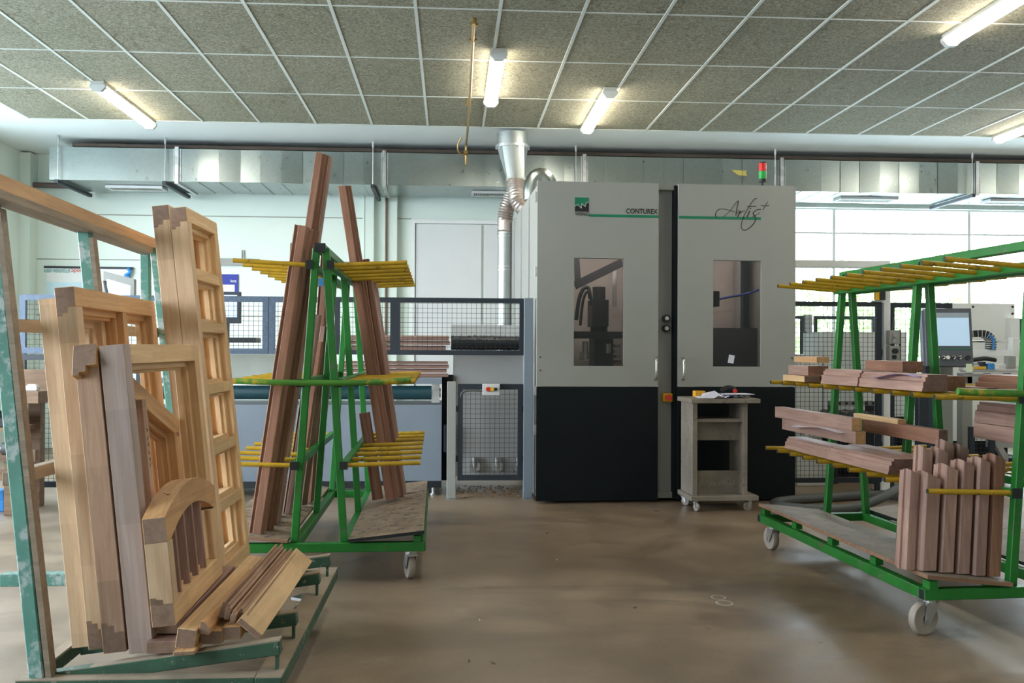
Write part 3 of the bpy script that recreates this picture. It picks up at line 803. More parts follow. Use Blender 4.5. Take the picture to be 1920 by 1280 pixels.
for a0, a1, d, mt in ((1383, 1389, 1.0, M_mgrey2), (1394, 1405, .9, M_dark)):
    p, q = ml(a0, 480, d), ml(a1, 690, d); MB().box(p.x, q.x, d, d + .08, .1, 2.5).build('guide_column', mt, mc)
p, q = ml(1330, 612, .8), ml(1450, 700, .8); MB().box(p.x, q.x, .85, 1.25, .2, ml(1400, 615, .85).z).build('machine_bed', M_slate, mc)
p, q = ml(1336, 546, .5), ml(1346, 575, .5); MB().box(p.x - .02, q.x, .45, .6, q.z, p.z).build('junction_box', M_black, mc)
MB().tube(smoothpath([ml(1346, 561, .5), ml(1370, 556, .5), ml(1398, 551, .5), ml(1430, 541, .5)], 6), .011, 8).build('blue_cable', paint('blue_cable_sheath', (.02, .05, .25), .5), mc, smooth=60)
nt_ = MB(); p = ml(1371, 673, .019); nt_.box(-.025, .025, -.0008, .0008, -.035, .035)
nt_.build('note', M_paper, mc, T(p.x, .018, p.z) @ RY(R(10)))

# =================================================================== GUARD FENCE LEFT OF THE MACHINE
FY = 8.30
def mesh_panel(name, root, x0, x1, z0, z1, y, fr, fmat, pitch=.042, wire=.0030, bars=True, M=None, mat=None):
    m = MB()
    m.box(x0, x1, y - .02, y + .02, z1 - fr, z1); m.box(x0, x1, y - .02, y + .02, z0, z0 + fr)
    m.box(x0, x0 + fr, y - .02, y + .02, z0 + fr, z1 - fr); m.box(x1 - fr, x1, y - .02, y + .02, z0 + fr, z1 - fr)
    o = m.build(name, fmat, root, M)
    w = MB(); x = x0 + fr + pitch * .6
    while x < x1 - fr: w.box(x - wire / 2, x + wire / 2, y - wire, y, z0 + fr, z1 - fr); x += pitch
    z = z0 + fr + pitch * .6
    while z < z1 - fr: w.box(x0 + fr, x1 - fr, y, y + wire, z - wire / 2, z + wire / 2); z += pitch
    w.build('wire_mesh', M_wire, o)
    return o
def fx(px_, Y=FY): return at_y(px_, 620, Y).x
def fz(py_, px_=860, Y=FY): return at_y(px_, py_, Y).z
zt, zb_ = 1.735, 1.243
gf = thing('guard_rail', 'dark framed wire-mesh guard rail panel beside the grey machine, over the moulding stack', 'safety fence', T(0, 0, 0), 'wire-mesh guard rails')
gf.matrix_basis = T(fx(865), FY, zb_); gi = gf.matrix_basis.inverted()
def tr(o): o.matrix_basis = gi
tr(mesh_panel('mesh_panel', gf, fx(741), fx(983), zb_, zt, FY, .042, M_dark))
tr(mesh_panel('mesh_panel', gf, fx(628), fx(741), zb_, zt, FY, .042, M_dark))
m = MB()
for z in (1.30, 1.47): m.box(fx(983), fx(989), FY - .02, FY + .02, z - .025, z + .025)
m.build_each('bracket', M_black, gf, gi)
g2 = thing('guard_rail', 'zinc-grey wire-mesh guard rail panels behind the left timber cart and the window sashes', 'safety fence', T(fx(565), FY, zb_), 'wire-mesh guard rails')
gi = g2.matrix_basis.inverted()
tr(mesh_panel('mesh_panel', g2, fx(505), fx(626), zb_, zt, FY, .048, M_galvbar)); tr(mesh_panel('mesh_panel', g2, fx(270), fx(503.5), zb_, zt, FY, .048, M_galvbar))
tr(mesh_panel('mesh_panel', g2, fx(38), fx(268), zb_, zt, FY, .048, M_galvbar))
for x0, x1 in ((38, 268),):
    tr(mesh_panel('mesh_panel', g2, fx(x0), fx(x1), .12, zb_ - .01, FY, .048, M_dark))
m = MB()
for xx in (40, 269): m.box(fx(xx) - .02, fx(xx) + .02, FY + .02, FY + .06, 0, 1.72)
m.build_each('post', M_galvbar, g2, gi)
def post(px0, px1, ptop, label, mat, y=FY):
    x0, x1 = fx(px0, y), fx(px1, y); h = fz(ptop, px0, y)
    r = thing('fence_post', label, 'post', T((x0 + x1) / 2, y, 0)); w = (x1 - x0) / 2
    MB().box(-w, w, -.03, .05, .012, h).build('column', mat, r, bevel=.004)
    MB().box(-w - .005, w + .005, -.035, .055, 0, .012).build('base_plate', M_zinc, r)
    return r
post(982, 999, 558.6, 'tall blue-grey steel post standing against the left side of the machine', M_bluegrey, 8.28)
post(839, 856, 715, 'short grey steel post at the left of the low mesh gate', M_mgrey)
gt = thing('mesh_gate', 'low dark mesh gate between the two grey posts, control box on top', 'gate', T(fx(920), FY, .16)); gi = gt.matrix_basis.inverted()
tr(mesh_panel('mesh_panel', gt, fx(859), fx(981), fz(900), fz(719.5), FY, .044, M_dark))
m = MB()
for z in (.35, .78): m.box(fx(856), fx(860), FY - .02, FY + .02, z - .025, z + .025); m.box(fx(980), fx(984), FY - .02, FY + .02, z - .025, z + .025)
m.build_each('hinge', M_black, gt, gi)
cbx = thing('control_box', 'small grey control box with red, yellow and black buttons on the mesh gate', 'control box', T(fx(905), FY - .07, fz(740)))
wdt, hgt = fx(937) - fx(905), fz(719) - fz(740)
MB().box(0, wdt, 0, .05, 0, hgt).build('housing', M_offwhite, cbx, bevel=.004)
for i, (u, mt, nm, rr) in enumerate(((.32, M_red, 'red_button', .020), (.54, M_yel2, 'yellow_button', .017), (.76, M_black, 'black_switch', .013))):
    MB().cyl((u * wdt, 0, hgt * .55), (u * wdt, -.022, hgt * .55), rr, n=14).build(nm, mt, cbx, smooth=40)
m = MB(); m.tube(smoothpath([(0, .03, hgt * .35), (-.09, .04, hgt * .42), (-.17, .05, hgt * .25), (-.19, .06, hgt * -.3)], 6), .010, 8)
m.build('cable', M_rubber, cbx, smooth=60)

# =================================================================== INFEED TABLE BEHIND THE GUARD
TY = 8.52
it = thing('infeed_table', 'long grey infeed table with dark roller behind the wire-mesh guard', 'machine', T(-1.0, TY, 0)); gi = it.matrix_basis.inverted()
tx0, tx1 = -2.5, fx(829, TY)
MB().box(tx0, tx1, TY, TY + .75, .13, .80).build('side_panel', M_bluegrey, it, gi)
MB().box(tx0, tx1, TY - .01, TY + .75, .07, .13).build('plinth', M_black, it, gi)
m = MB()
for xx in (tx0 + .1, -1.2, tx1 - .07): m.cyl((xx, TY + .06, 0), (xx, TY + .06, .08), .02, n=10); m.cyl((xx, TY + .06, 0), (xx, TY + .06, .015), .035, n=12)
m.build_each('levelling_foot', M_zinc, it, gi)
MB().cyl((tx0, TY + .04, .905), (tx1 - .09, TY + .04, .905), .062, n=22).build('roller', M_teald, it, gi, smooth=40)
MB().box(tx1 - .09, tx1 - .02, TY - .01, TY + .10, .82, 1.0).cyl((tx1 - .09, TY + .04, .905), (tx1 - .01, TY + .04, .905), .04, n=16).build('bearing', M_zinc, it, gi)
MB().box(tx0, tx1, TY - .02, TY + .03, .985, 1.035).build('edge_rail', M_bluegrey, it, gi)
MB().box(tx0, tx1, TY + .03, TY + .75, 1.0, 1.04).build('table_top', M_mgrey2, it, gi)
MB().box(tx0, -1.05, TY + .05, TY + .10, 1.04, 1.24, M=T(0, 0, 0)).build('sloped_board', M_greenbelt, it, gi @ T(0, 0, 0))
m = MB(); m.box(fx(829, TY) + .0, fx(829, TY) + .1, TY + .1, TY + .3, .12, 1.06); m.cyl((tx1 + .05, TY + .05, .38), (tx1 + .05, TY + .05, .62), .05, n=14)
m.build('drive_unit', M_mdark, it, gi)
ls = at_y(776, 703, TY); MB().cyl((ls.x, TY - .022, 1.03), (ls.x, TY - .022, 1.042), .006, n=8).build('red_led', emit('red_led', (1, .05, .03), 6.0), it, gi)
# machine parts between table and cabinet
bc = thing('brush_unit', 'black brush roller under a white cover behind the mesh guard beside the machine', 'machine part', T(fx(910, 8.7), 8.7, 1.0)); gi = bc.matrix_basis.inverted()
x0, x1 = fx(846, 8.7), fx(976, 8.7)
MB().box(x0, x1, 8.72, 9.1, fz(630, 900, 8.7), fz(609, 900, 8.7)).build('cover', M_offwhite, bc, gi)
br = MB(); br.cyl((x0, 8.72, fz(643, 900, 8.7)), (x1, 8.72, fz(643, 900, 8.7)), .062, n=24)
rr = random.Random(5)
for i in range(900):
    t = rr.random() * 6.283; xx = x0 + (x1 - x0) * rr.random(); c, s_ = math.cos(t), math.sin(t); zz = fz(643, 900, 8.7); l = .07 + .012 * rr.random()
    br.add([(xx - .004, 8.72 + .05 * c, zz + .05 * s_), (xx + .004, 8.72 + .05 * c, zz + .05 * s_), (xx + (rr.random() - .5) * .02, 8.72 + l * c, zz + l * s_)], [(0, 1, 2)])
br.build('bristle_roller', M_black, bc, gi)
MB().box(x0 + .02, x1 + .02, 8.66, 9.2, .15, fz(664, 900, 8.7)).build('base_panel', M_mgrey2, bc, gi)
m = MB(); m.box(x0 + .02, x1, 8.70, 9.15, 1.235, 1.25); m.build('feed_rail', W_mer, bc, gi)
m = MB()
for i, px_ in enumerate((890, 932, 972)):
    p = at_y(px_, 862, 8.66); m.cyl((p.x, 8.655, p.z - .05), (p.x, 8.60, p.z - .05), .05, n=16); m.cyl((p.x, 8.62, p.z - .1), (p.x, 8.62, p.z + .03), .02, .035, n=12)
m.build_each('dust_port', M_zinc, bc, gi, smooth=40)
# mouldings lying on the table
mo = [(628, 841, 1.045, .030, 8.60), (628, 838, 1.082, .034, 8.62), (630, 842, 1.120, .034, 8.62), (640, 840, 1.158, .026, 8.62), (628, 962, 1.255, .022, 8.62),
      (628, 836, 1.285, .040, 8.66), (628, 844, 1.330, .036, 8.66), (632, 842, 1.370, .045, 8.66)]
nm = ['lowest', 'second', 'third', 'fourth', 'longest thin', 'lower', 'middle', 'topmost']
for i, (a, c, z, h, y) in enumerate(mo):
    xa, xb = fx(a, y), fx(c, y)
    o = beam('moulding', (xa, y, z), (xb, y, z), [(0, 0), (.16, 0), (.16, h * .7), (.03, h), (0, h * .6)], W_merp, (0, 1, 0))
    lab = {4: 'long thin reddish moulding reaching under the black brush roller', 5: 'lower of three reddish mouldings seen through the mesh guard', 6: 'middle of three reddish mouldings seen through the mesh guard', 7: 'top reddish moulding seen through the mesh guard',
           0: 'reddish moulding lowest in the stack under the mesh guard', 1: 'second reddish moulding from the bottom under the mesh guard', 2: 'third reddish moulding from the bottom under the mesh guard', 3: 'reddish moulding on top of the stack just under the mesh guard'}[i]
    tag(o, lab, 'moulding', 'mouldings on the infeed table')

# sawdust swept under the gate
rr = random.Random(8); m = MB()
for i in range(420):
    x, y = rr.uniform(-.02, .68), rr.uniform(8.36, 9.1); a = rr.random() * 6.28; l = rr.uniform(.006, .02)
    c, s_ = math.cos(a) * l, math.sin(a) * l
    m.add([(x - c, y - s_, .001), (x + s_ * .4, y - c * .4, .004 + rr.random() * .006), (x + c, y + s_, .001)], [(0, 1, 2), (2, 1, 0)])
o = m.build('sawdust', W_larch); o['kind'] = 'stuff'
tag(o, 'pale sawdust and shavings lying on the floor under the mesh gate', 'sawdust')

# =================================================================== GREEN A-FRAME CARTS
CL = 2.0
def castor(name, root, M, dia=.15, swivel=0.0, wmat=None):
    r = MB(); MR = RZ(swivel)
    top = .177
    r.box(-.05, .05, -.05, .05, top - .012, top); r.cyl((0, 0, top - .035), (0, 0, top - .012), .032, n=14)
    for s in (-1, 1):
        r.add([(-.035, s * .026 - .0025, top - .035), (.035, s * .026 - .0025, top - .035), (-.018, s * .026 - .0025, dia / 2 - .02), (-.052, s * .026 - .0025, dia / 2 - .02),
               (-.035, s * .026 + .0025, top - .035), (.035, s * .026 + .0025, top - .035), (-.018, s * .026 + .0025, dia / 2 - .02), (-.052, s * .026 + .0025, dia / 2 - .02)],
              [(0, 1, 2, 3), (7, 6, 5, 4), (0, 4, 5, 1), (1, 5, 6, 2), (2, 6, 7, 3), (3, 7, 4, 0)])
    r.box(-.04, .04, -.028, .028, top - .04, top - .03)
    r.cyl((-.035, -.034, dia / 2), (-.035, .034, dia / 2), .010, n=10)
    o = r.build(name, M_zinc, root, M @ MR)
    pr = [(0.018, -.019), (dia * .32, -.016), (dia * .40, -.019), (dia * .47, -.019), (dia * .5, -.012), (dia * .5, .012), (dia * .47, .019), (dia * .40, .019), (dia * .32, .016), (.018, .019)]
    m = MB(); n = 32; vs = []
    for i in range(n):
        t = 6.28318 * i / n
        for (q, y) in pr: vs.append((-.035 + q * math.cos(t), y, dia / 2 + q * math.sin(t)))
    k = len(pr); fs = []
    for i in range(n):
        for jn in range(k): fs.append((i * k + jn, i * k + (jn + 1) % k, ((i + 1) % n) * k + (jn + 1) % k, ((i + 1) % n) * k + jn))
    m.add(vs, fs); m.build('wheel', wmat or M_wheel, o, smooth=35)
    return o

def aframe_cart(M, label, ztop, zarm, plate, tilt, swivels, narm=11):
    rt = thing('timber_cart', label, 'cart', M, 'green timber carts')
    zb, zt, HW, FH = .177, .227, .585, .135
    # base frame
    for y in (.025, CL - .025):
        o = MB().box(-HW, HW, y - .025, y + .025, zb, zt).build('base_bar', M_green, rt, bevel=.003)
        e = MB(); e.box(-HW - .001, -HW + .004, y - .021, y + .021, zb + .004, zt - .004); e.box(HW - .004, HW + .001, y - .021, y + .021, zb + .004, zt - .004); e.build_each('end_plug', M_black, o)
    for s in (-1, 1):
        MB().box(s * (HW - .025) - .025, s * (HW - .025) + .025, .05, CL - .05, zb, zt).build('base_bar', M_green, rt, bevel=.003)
        MB().box(s * FH - .022, s * FH + .022, .05, CL - .05, zb + .002, zt + .002).build('inner_rail', M_green, rt, bevel=.003)
        # plywood shelf, raised along its outer edge on small blocks
        w = HW - FH - .035
        sh = MB().box(0, w, -.012, CL + .0, -.009, .009, mi=0)
        sh.m = [1, 0, 1, 1, 1, 1]; sh.m = [0, 0, 1, 1, 1, 1]
        ang = math.atan2(.045, w)
        Ms = T(s * (FH + .03), 0, zt + .014) @ (RZ(math.pi) @ T(0, -CL + .012, 0) if s < 0 else Matrix.Identity(4)) @ RY(-ang)
        sh.build('shelf', [M_ply if plate else M_plyb, M_plyedge if s < 0 else M_black], rt, Ms)
        m = MB()
        for y in (.03, .52, 1.0, 1.48, CL - .03): m.box(s * (HW - .045) - .02, s * (HW - .045) + .02, y - .03, y + .03, zt, zt + .036)
        m.build_each('shelf_block', M_green, rt)
    # A legs
    for y in (.05, 1.02, CL - .06):
        for s in (-1, 1):
            MB().bar((s * FH, y, zt), (s * .026, y, ztop - .02), .040, .040, (0, 1, 0)).build('leg', M_green, rt, bevel=.003)
    for z, u, du in ((.652, .135, 0), (1.083 if plate else 1.105, .103, 0)):
        for s in (-1, 1):
            o = MB().box(s * (u) - .020, s * u + .020, .005, CL - .02, z - .020, z + .020).build('arm_rail', M_green, rt, bevel=.003)
            MB().box(s * u - .022, s * u + .022, .0, .0105, z - .022, z + .022).build('end_plug', M_black, o)
    o = MB().box(-.028, .028, -.005, CL, ztop - .045, ztop).build('top_beam', M_green, rt, bevel=.004)
    MB().box(-.030, .030, -.012, -.0045, ztop - .047, ztop + .002).build('end_plug', M_black, o)
    for s in (-1, 1):
        o = MB().box(s * .058 - .018, s * .058 + .018, 0, CL - .02, zarm - .022, zarm + .022).build('arm_rail', M_green, rt, bevel=.003)
        MB().box(s * .058 - .020, s * .058 + .020, -.006, .0005, zarm - .024, zarm + .024).build('end_plug', M_black, o)
    # yellow arms
    for lev, u, z, ln, tl in ((0, .155, .652, .40, .03), (1, .122, 1.083 if plate else 1.105, .40, .02), (2, .075, zarm, .40, tilt)):
        for s in (-1, 1):
            for k in range(narm):
                y = .03 + k * (CL - .09) / (narm - 1)
                a = Vector((s * u, y, z)); b_ = Vector((s * (u + ln), y, z + ln * tl))
                MB().cyl(a, b_, .0125, n=10, mi=0, mend=1).build('arm', [M_yellow, M_black], rt, smooth=40)
    # green painted retaining tube across the front at mid height
    MB().tube(smoothpath([(-.44, -.02, 1.118), (-.30, -.03, 1.112), (0, -.034, 1.108), (.30, -.03, 1.112), (.50, -.02, 1.125)], 4), .0165, 10).build('retaining_tube', paint('green_over_yellow', (.05, .19, .02), .45, var=.3, wear=(.50, .33, .02), wear_amt=.25, wscale=6), rt, smooth=50)
    for (x, y), sw in zip(((-HW + .08, .10), (HW - .08, .10), (-HW + .08, CL - .08), (HW - .08, CL - .08)), swivels):
        castor('castor', rt, T(x, y, 0), swivel=sw)
    return rt
ML = T(-.7185, 5.33, 0) @ RZ(R(.8))
MR_ = T(2.714, 4.225, 0) @ RZ(R(3.3))
cart_l = aframe_cart(ML, 'green timber cart with yellow arms on the left, tall boards leaning on both sides', 1.872, 1.757, False, .05, (R(-80), R(-75), R(70), R(80)), 8)
aframe_cart(MR_, 'green timber cart with yellow arms on the right, loaded with short wood profiles', 1.818, 1.690, True, .07, (R(15), R(20), R(-85), R(95)))
bl = ML.inverted() @ at_y(601.5, 529, 5.358)
MB().box(bl.x - .013, bl.x + .013, .0285, .0298, bl.z - .022, bl.z + .022).build('blue_sticker', M_blue, cart_l)

# ------------------------------------------------------------------ boards leaning on the left cart
def lean(px_b, py_b, px_t, py_t, prof, mat, label, v, zb=.268):
    # v = where the board's back stands along the cart, always in a gap between two arms
    Y = (ML @ Vector((0, v, 0))).y
    b_ = at_y(px_b, py_b, Y); b_.z = zb
    t = at_y(px_t, py_t, Y)
    return tag(beam('board', b_, t, prof, mat, (1, 0, 0), None, W_merd, .002), label, 'board', 'tall boards on the left cart')
st8 = lambda w, h: [(p[0] - w / 2, -p[1]) for p in stepped(w, h)]
gr8 = lambda w, h: [(p[0] - w / 2, -p[1]) for p in grooved(w, h)]
# left side, front to back; profile y axis = +X (width seen from the front)
LB = [
 (483, 1001, 568, 425, gr8, .072, .07, W_mer, 'profiled board leaning outermost on the left of the left cart', 0.14),
 (501, 1000, 588, 432, st8, .075, .07, W_mer, 'profiled board leaning second from the left on the left cart', 0.235),
 (508, 990, 607, 292, st8, .070, .09, W_mer, 'tallest reddish profile reaching up in front of the air duct', 0.415),
 (520, 978, 617, 296, gr8, .045, .06, W_merp, 'narrow tall profile pressed against the back of the tallest one', 0.497),
 (522, 972, 553, 458, gr8, .030, .08, W_merp, 'narrow pale board standing up left of the outermost profiles', 0.68),
 (541, 956, 597, 590, gr8, .045, .08, W_merp, 'short profile standing behind the front left leg of the left cart', 0.8),
 (556, 950, 601, 640, gr8, .045, .08, W_mer, 'dark short profile between the legs of the left cart, left side', 0.965),
 (569, 945, 612, 612, st8, .05, .09, W_merp, 'pale short profile standing beside the middle leg of the left cart', 1.1),
 (580, 932, 613, 480, gr8, .06, .09, W_mer, 'reddish board farthest back on the left side of the left cart', 1.25),
 (592, 930, 622, 620, gr8, .05, .08, W_merp, 'short pale board farthest back on the left side of the left cart', 1.36),
]
for (a, b_, c, d, pf, w, h, mt, lab, v) in LB: lean(a, b_, c, d, pf(w, h), mt, lab, v)
RB = [
 (736, 938, 647, 350, st8, .085, .05, W_mer, 'tallest board on the right side of the left cart, notched at the top', 1.2),
 (741, 936, 660, 428, st8, .070, .05, W_merp, 'second tall board on the right of the left cart, lying against the tallest', 1.272),
 (709, 939, 684, 773, gr8, .070, .05, W_mer, 'short reddish board leaning against the right arms of the left cart', 1.2),
 (752, 920, 687, 487, gr8, .045, .07, W_mer, 'thin board with its top just under the top arms, right side of the left cart', 1.365),
 (757, 915, 697, 492, gr8, .040, .07, W_merp, 'thinnest board at the right edge of the boards on the left cart', 1.5),
]
for (a, b_, c, d, pf, w, h, mt, lab, v) in RB: lean(a, b_, c, d, pf(w, h), mt, lab, v, .285)

# ------------------------------------------------------------------ short wood on the right cart
MRI = MR_.inverted(); RN = MR_.to_3x3() @ Vector((1, 0, 0))
def rc(px_, py_, u):
    p = MRI @ at_plane(px_, py_, MR_ @ Vector((u, 0, 0)), RN); return p
def block(pxl, pxr, pyr_top, pyr_bot, u, width, prof, mat, label, name='wood_block', dz=0.0, mend=None, group='wood on the right cart', zb=None):
    # lies along the cart; its left face stands at cross position u; pxl/pxr = far and near end in the photo
    n1_ = rc(pxr, pyr_top, u); n2_ = rc(pxr, pyr_bot, u); f = rc(pxl, pyr_bot, u)
    h = n1_.z - n2_.z; z = n2_.z if zb is None else zb
    a = Vector((u, f.y, z + dz)); b_ = Vector((u, n1_.y, z))
    pr = prof(width, h)
    M = MR_ @ frame_M(b_, a - b_, (1, 0, 0))
    L = (a - b_).length
    # seen from the near end: y axis to the right (u), z axis = x cross y
    pr = [(p[0], -p[1]) for p in pr] if (a - b_).cross(Vector((1, 0, 0))).z < 0 else pr
    o = MB().prism(pr, 0, L, 0, 1).build(name, [mat, mend or W_merd], None, M, .0015)
    return tag(o, label, 'wood piece', group)
rc_rect = lambda w, h: rect(w, h)
def sl(w, h): return [(0, 0), (w, 0), (w, h), (w * .25, h), (w * .18, h * .72), (w * .08, h * .66), (w * .03, h * .4)]
def multi(w, h):
    # glued bundle with stepped left edge
    return [(0, 0), (w, 0), (w, h), (w * .22, h), (w * .22, h * .86), (w * .14, h * .86), (w * .14, h * .62), (w * .05, h * .55), (w * .05, h * .3)]
W_mp = W_merp
block(1468, 1508, 704, 715.5, -.50, .10, rc_rect, W_pine, 'thin pale strip at the far left end of the middle arms of the right cart', zb=1.107)
block(1478, 1515, 690, 708, -.47, .13, rc_rect, W_mp, 'squarish brown block on the far end of the middle arms, right cart', mend=W_mer, zb=1.146)
block(1489, 1531, 675, 686, -.46, .08, rc_rect, W_larch, 'small block of strongly grained light wood topmost at the far end of the right cart', mend=W_larch, zb=1.225)
block(1500, 1540, 707, 718, -.36, .12, rc_rect, W_mer, 'low dark block beside the squarish block on the middle arms', zb=1.107)
block(1538, 1606, 699, 729, -.50, .13, multi, W_mp, 'stepped profile bundle in the middle of the middle arms, right cart', zb=1.107)
block(1606, 1728, 704, 736, -.49, .13, multi, W_mp, 'long stepped profile bundle near the front of the middle arms, right cart', zb=1.107)
block(1640, 1763, 709, 737, -.35, .13, rc_rect, W_mer, 'plain block with a wide end face lying behind the long profile bundle', mend=W_mer, zb=1.107)
block(1622, 1692, 677, 698, -.28, .12, rc_rect, W_mer, 'brown block standing up behind the profile bundles on the middle arms', mend=W_mer, zb=None)
block(1640, 1700, 697, 710, -.28, .13, rc_rect, W_merd, 'dark block under the upright brown block on the middle arms', zb=1.107)
# lower arms
block(1453, 1597, 784, 808, -.50, .06, rc_rect, W_mp, 'long squared timber topmost on the lower arms, far left', mend=W_larch)
block(1466, 1604, 809, 833, -.49, .06, rc_rect, W_mp, 'long squared timber under the topmost one, a white sheet on it', mend=W_larch)
block(1470, 1550, 832, 856, -.50, .13, multi, W_mp, 'profile bundle lying lowest at the far left of the lower arms', zb=0.679)
block(1548, 1664, 864, 893, -.50, .15, multi, W_mp, 'large profile bundle at the near end of the lower arms, dark stepped end', zb=0.679)
block(1590, 1712, 857, 885, -.34, .10, rc_rect, W_mer, 'pale topped board behind the large profile bundle on the lower arms', zb=0.681)
block(1600, 1683, 786, 796, -.225, .05, rc_rect, W_pine, 'short pale batten on top of the pair of wide boards', mend=W_larch)
block(1618, 1760, 806, 834, -.225, .05, rc_rect, W_mer, 'upper of two wide boards stacked behind the squared timbers')
block(1618, 1745, 835, 858, -.225, .055, rc_rect, W_mer, 'lower of two wide boards stacked behind the squared timbers', zb=0.679)
# right side of the cart
block(1825, 1990, 709, 745, .12, .2, multi, W_mer, 'dark profile bundle on the middle arms at the right edge of the picture')
block(1797, 1850, 727, 737, .06, .06, rc_rect, W_mp, 'thin offcut lying behind the right profile bundle')
block(1825, 1990, 768, 812, .16, .15, multi, W_mp, 'upper profile bundle on the lower arms at the right edge of the picture')
block(1825, 1990, 813, 845, .16, .15, rc_rect, W_mp, 'lower profile bundle on the lower arms at the right edge of the picture')
block(1890, 1990, 815, 838, .36, .1, rc_rect, W_mer, 'small block at the right edge behind the front post of the right cart')
# loose sheets
def sheet(px_, py_, u, l, w, mat, label, rot=0.0, sag=.012):
    p = rc(px_, py_, u)
    m = MB(); n = 8; vs = []
    for i in range(n + 1):
        for jn in (0, 1):
            t = i / n; vs.append((jn * w, -l / 2 + l * t, sag * math.sin(t * 5) + sag * (t - .5) * (jn - .5)))
    fs = [(2 * i, 2 * i + 1, 2 * i + 3, 2 * i + 2) for i in range(n)]
    vs2 = [(q[0], q[1], q[2] + .0008) for q in vs]
    m.add(vs, [f[::-1] for f in fs]); m.add(vs2, fs)
    return tag(m.build('paper_sheet', mat, None, MR_ @ T(*p) @ RZ(rot), smooth=40), label, 'paper', 'sheets on the right cart')
sheet(1668, 705, -.52, .42, .13, M_paper2, 'lilac sheet lying on the profile bundles of the middle arms', 0.03)
sheet(1522, 803, -.545, .62, .06, M_paper, 'white sheet sticking out between the two squared timbers', 0.0, .01)
sheet(1640, 801, -.22, .30, .06, M_paper2, 'lilac sheet under the short pale batten on the lower arms', 0.0, .006)

# bundle of upright profiled pieces at the near end of the right shelf
VN = MR_.to_3x3() @ Vector((0, 1, 0))
def upright(px0, px1, pyt, v, depth, label, mat, lean_=.075, cut=.65):
    def q(x, y): return MRI @ at_plane(x, y, MR_ @ Vector((0, v, 0)), VN)
    a = q(px0, 1080); w = q(px1, 1080).x - a.x
    z0 = .227 + .014 + .010 + .045 * min(1, max(0, (-a.x - .165) / .415))
    h = q(px0 + 20, pyt).z - z0
    # plan outline with a rebate on the left front and a groove in the right side
    o = [(0, depth * .36), (w * .17, depth * .34), (w * .17, depth * .14), (w * .30, 0), (w * .96, 0), (w * .985, depth * .06), (w * .985, depth * .35), (w * .78, depth * .40), (w * .78, depth), (w * .20, depth), (w * .20, depth * .62), (0, depth * .55)]
    n = len(o); m = MB()
    top = [h - cut * max(0, p[0] - w * .15) * (.25 if p[0] < w * .3 else .75) - (.012 if p[1] > depth * .5 else 0) for p in o]
    vs = [(p[0], p[1], 0) for p in o] + [(p[0] + lean_ * t, p[1] + .04 * t, t) for p, t in zip(o, top)]
    m.add(vs, [(i, (i + 1) % n, n + (i + 1) % n, n + i) for i in range(n)] + [tuple(range(n))[::-1], tuple(range(n, 2 * n))], [0] * n + [1, 2])
    m.v = [Vector((p.z, p.x, p.y)) for p in m.v]
    M = MR_ @ Matrix(((0, 1, 0, a.x), (0, 0, 1, a.y), (1, 0, 0, z0), (0, 0, 0, 1)))
    ob = m.build('profile_piece', [mat, W_merd, W_pine], None, M, .0015)
    return tag(ob, label, 'wood piece', 'upright profile pieces on the right cart')
UP = [
 (1692, 1716, 880, .085, .09, 'upright profile piece at the far left of the upright bundle', W_mp),
 (1720, 1757, 884, .058, .10, 'first upright profile piece of the front row, with a yellowish sloped top', W_mp),
 (1757, 1789, 870, .062, .10, 'second upright profile piece of the front row', W_mp),
 (1789, 1819, 862, .066, .10, 'third upright profile piece of the front row', W_mp),
 (1821, 1849, 857, .060, .10, 'fourth upright profile piece of the front row, right of the long dark gap', W_mp),
 (1848, 1877, 851, .070, .09, 'rightmost upright profile piece of the front row', W_mer),
 (1712, 1740, 836, .240, .075, 'left profile piece of the taller rear row of the upright bundle', W_mp),
 (1741, 1769, 838, .240, .075, 'second profile piece of the taller rear row of the upright bundle', W_mp),
 (1752, 1780, 824, .320, .07, 'tallest profile piece standing at the very back of the upright bundle', W_mp),
 (1781, 1808, 832, .320, .07, 'right profile piece of the rear row, beside the tallest one', W_mp)]
for q in UP: upright(*q)

# =================================================================== SMALL WOODEN TROLLEY
TM = T(1.927, 7.585, 0) @ RZ(R(2.0))
sd = thing('paper_trolley', 'small worn wooden trolley on castors in front of the machine, papers on its top', 'trolley', TM)
wd_, dp = .56, .40
MB().box(0, wd_, 0, dp, .085, .125).build('base_board', M_worktrolley, sd, bevel=.004)
MB().box(-.005, wd_ + .005, -.02, dp + .0, .870, .907).build('top_board', M_worktrolley, sd, bevel=.004)
MB().box(.02, .06, .03, dp - .03, .125, .870).build('side_panel', M_worktrolley, sd, bevel=.002)
MB().box(wd_ - .12, wd_ - .085, .03, dp - .03, .125, .870).build('side_panel', M_worktrolley, sd, bevel=.002)
MB().box(.06, wd_ - .12, .05, dp - .03, .715, .740).build('shelf', M_worktrolley, sd)
MB().box(.06, wd_ - .12, .15, .17, .56, .715).build('back_board', M_worktrolley, sd)
lb = MB().box(.06, wd_ - .12, .15, .17, .125, .31).build('back_board', M_worktrolley, sd)
sq = MB(); rr = random.Random(11); xx = .075
while xx < wd_ - .16:
    pts = [Vector((xx + rr.uniform(-.006, .012), .149, .20 + rr.uniform(-.018, .03))) for _ in range(4)]
    sq.tube(smoothpath(pts, 3), .0018, 5); xx += .023
sq.build('scribble', paint('white_scrawl', (.42, .40, .37), .7), lb)
for x, y, s_ in ((.05, .05, 1.9), (wd_ - .06, .05, 0.2), (.04, dp - .05, 2.4), (wd_ - .05, dp - .05, 1.2)):
    o = castor('castor', sd, T(x, y, 0) @ Matrix.Diagonal((.48, .48, .48, 1)), .15, s_)
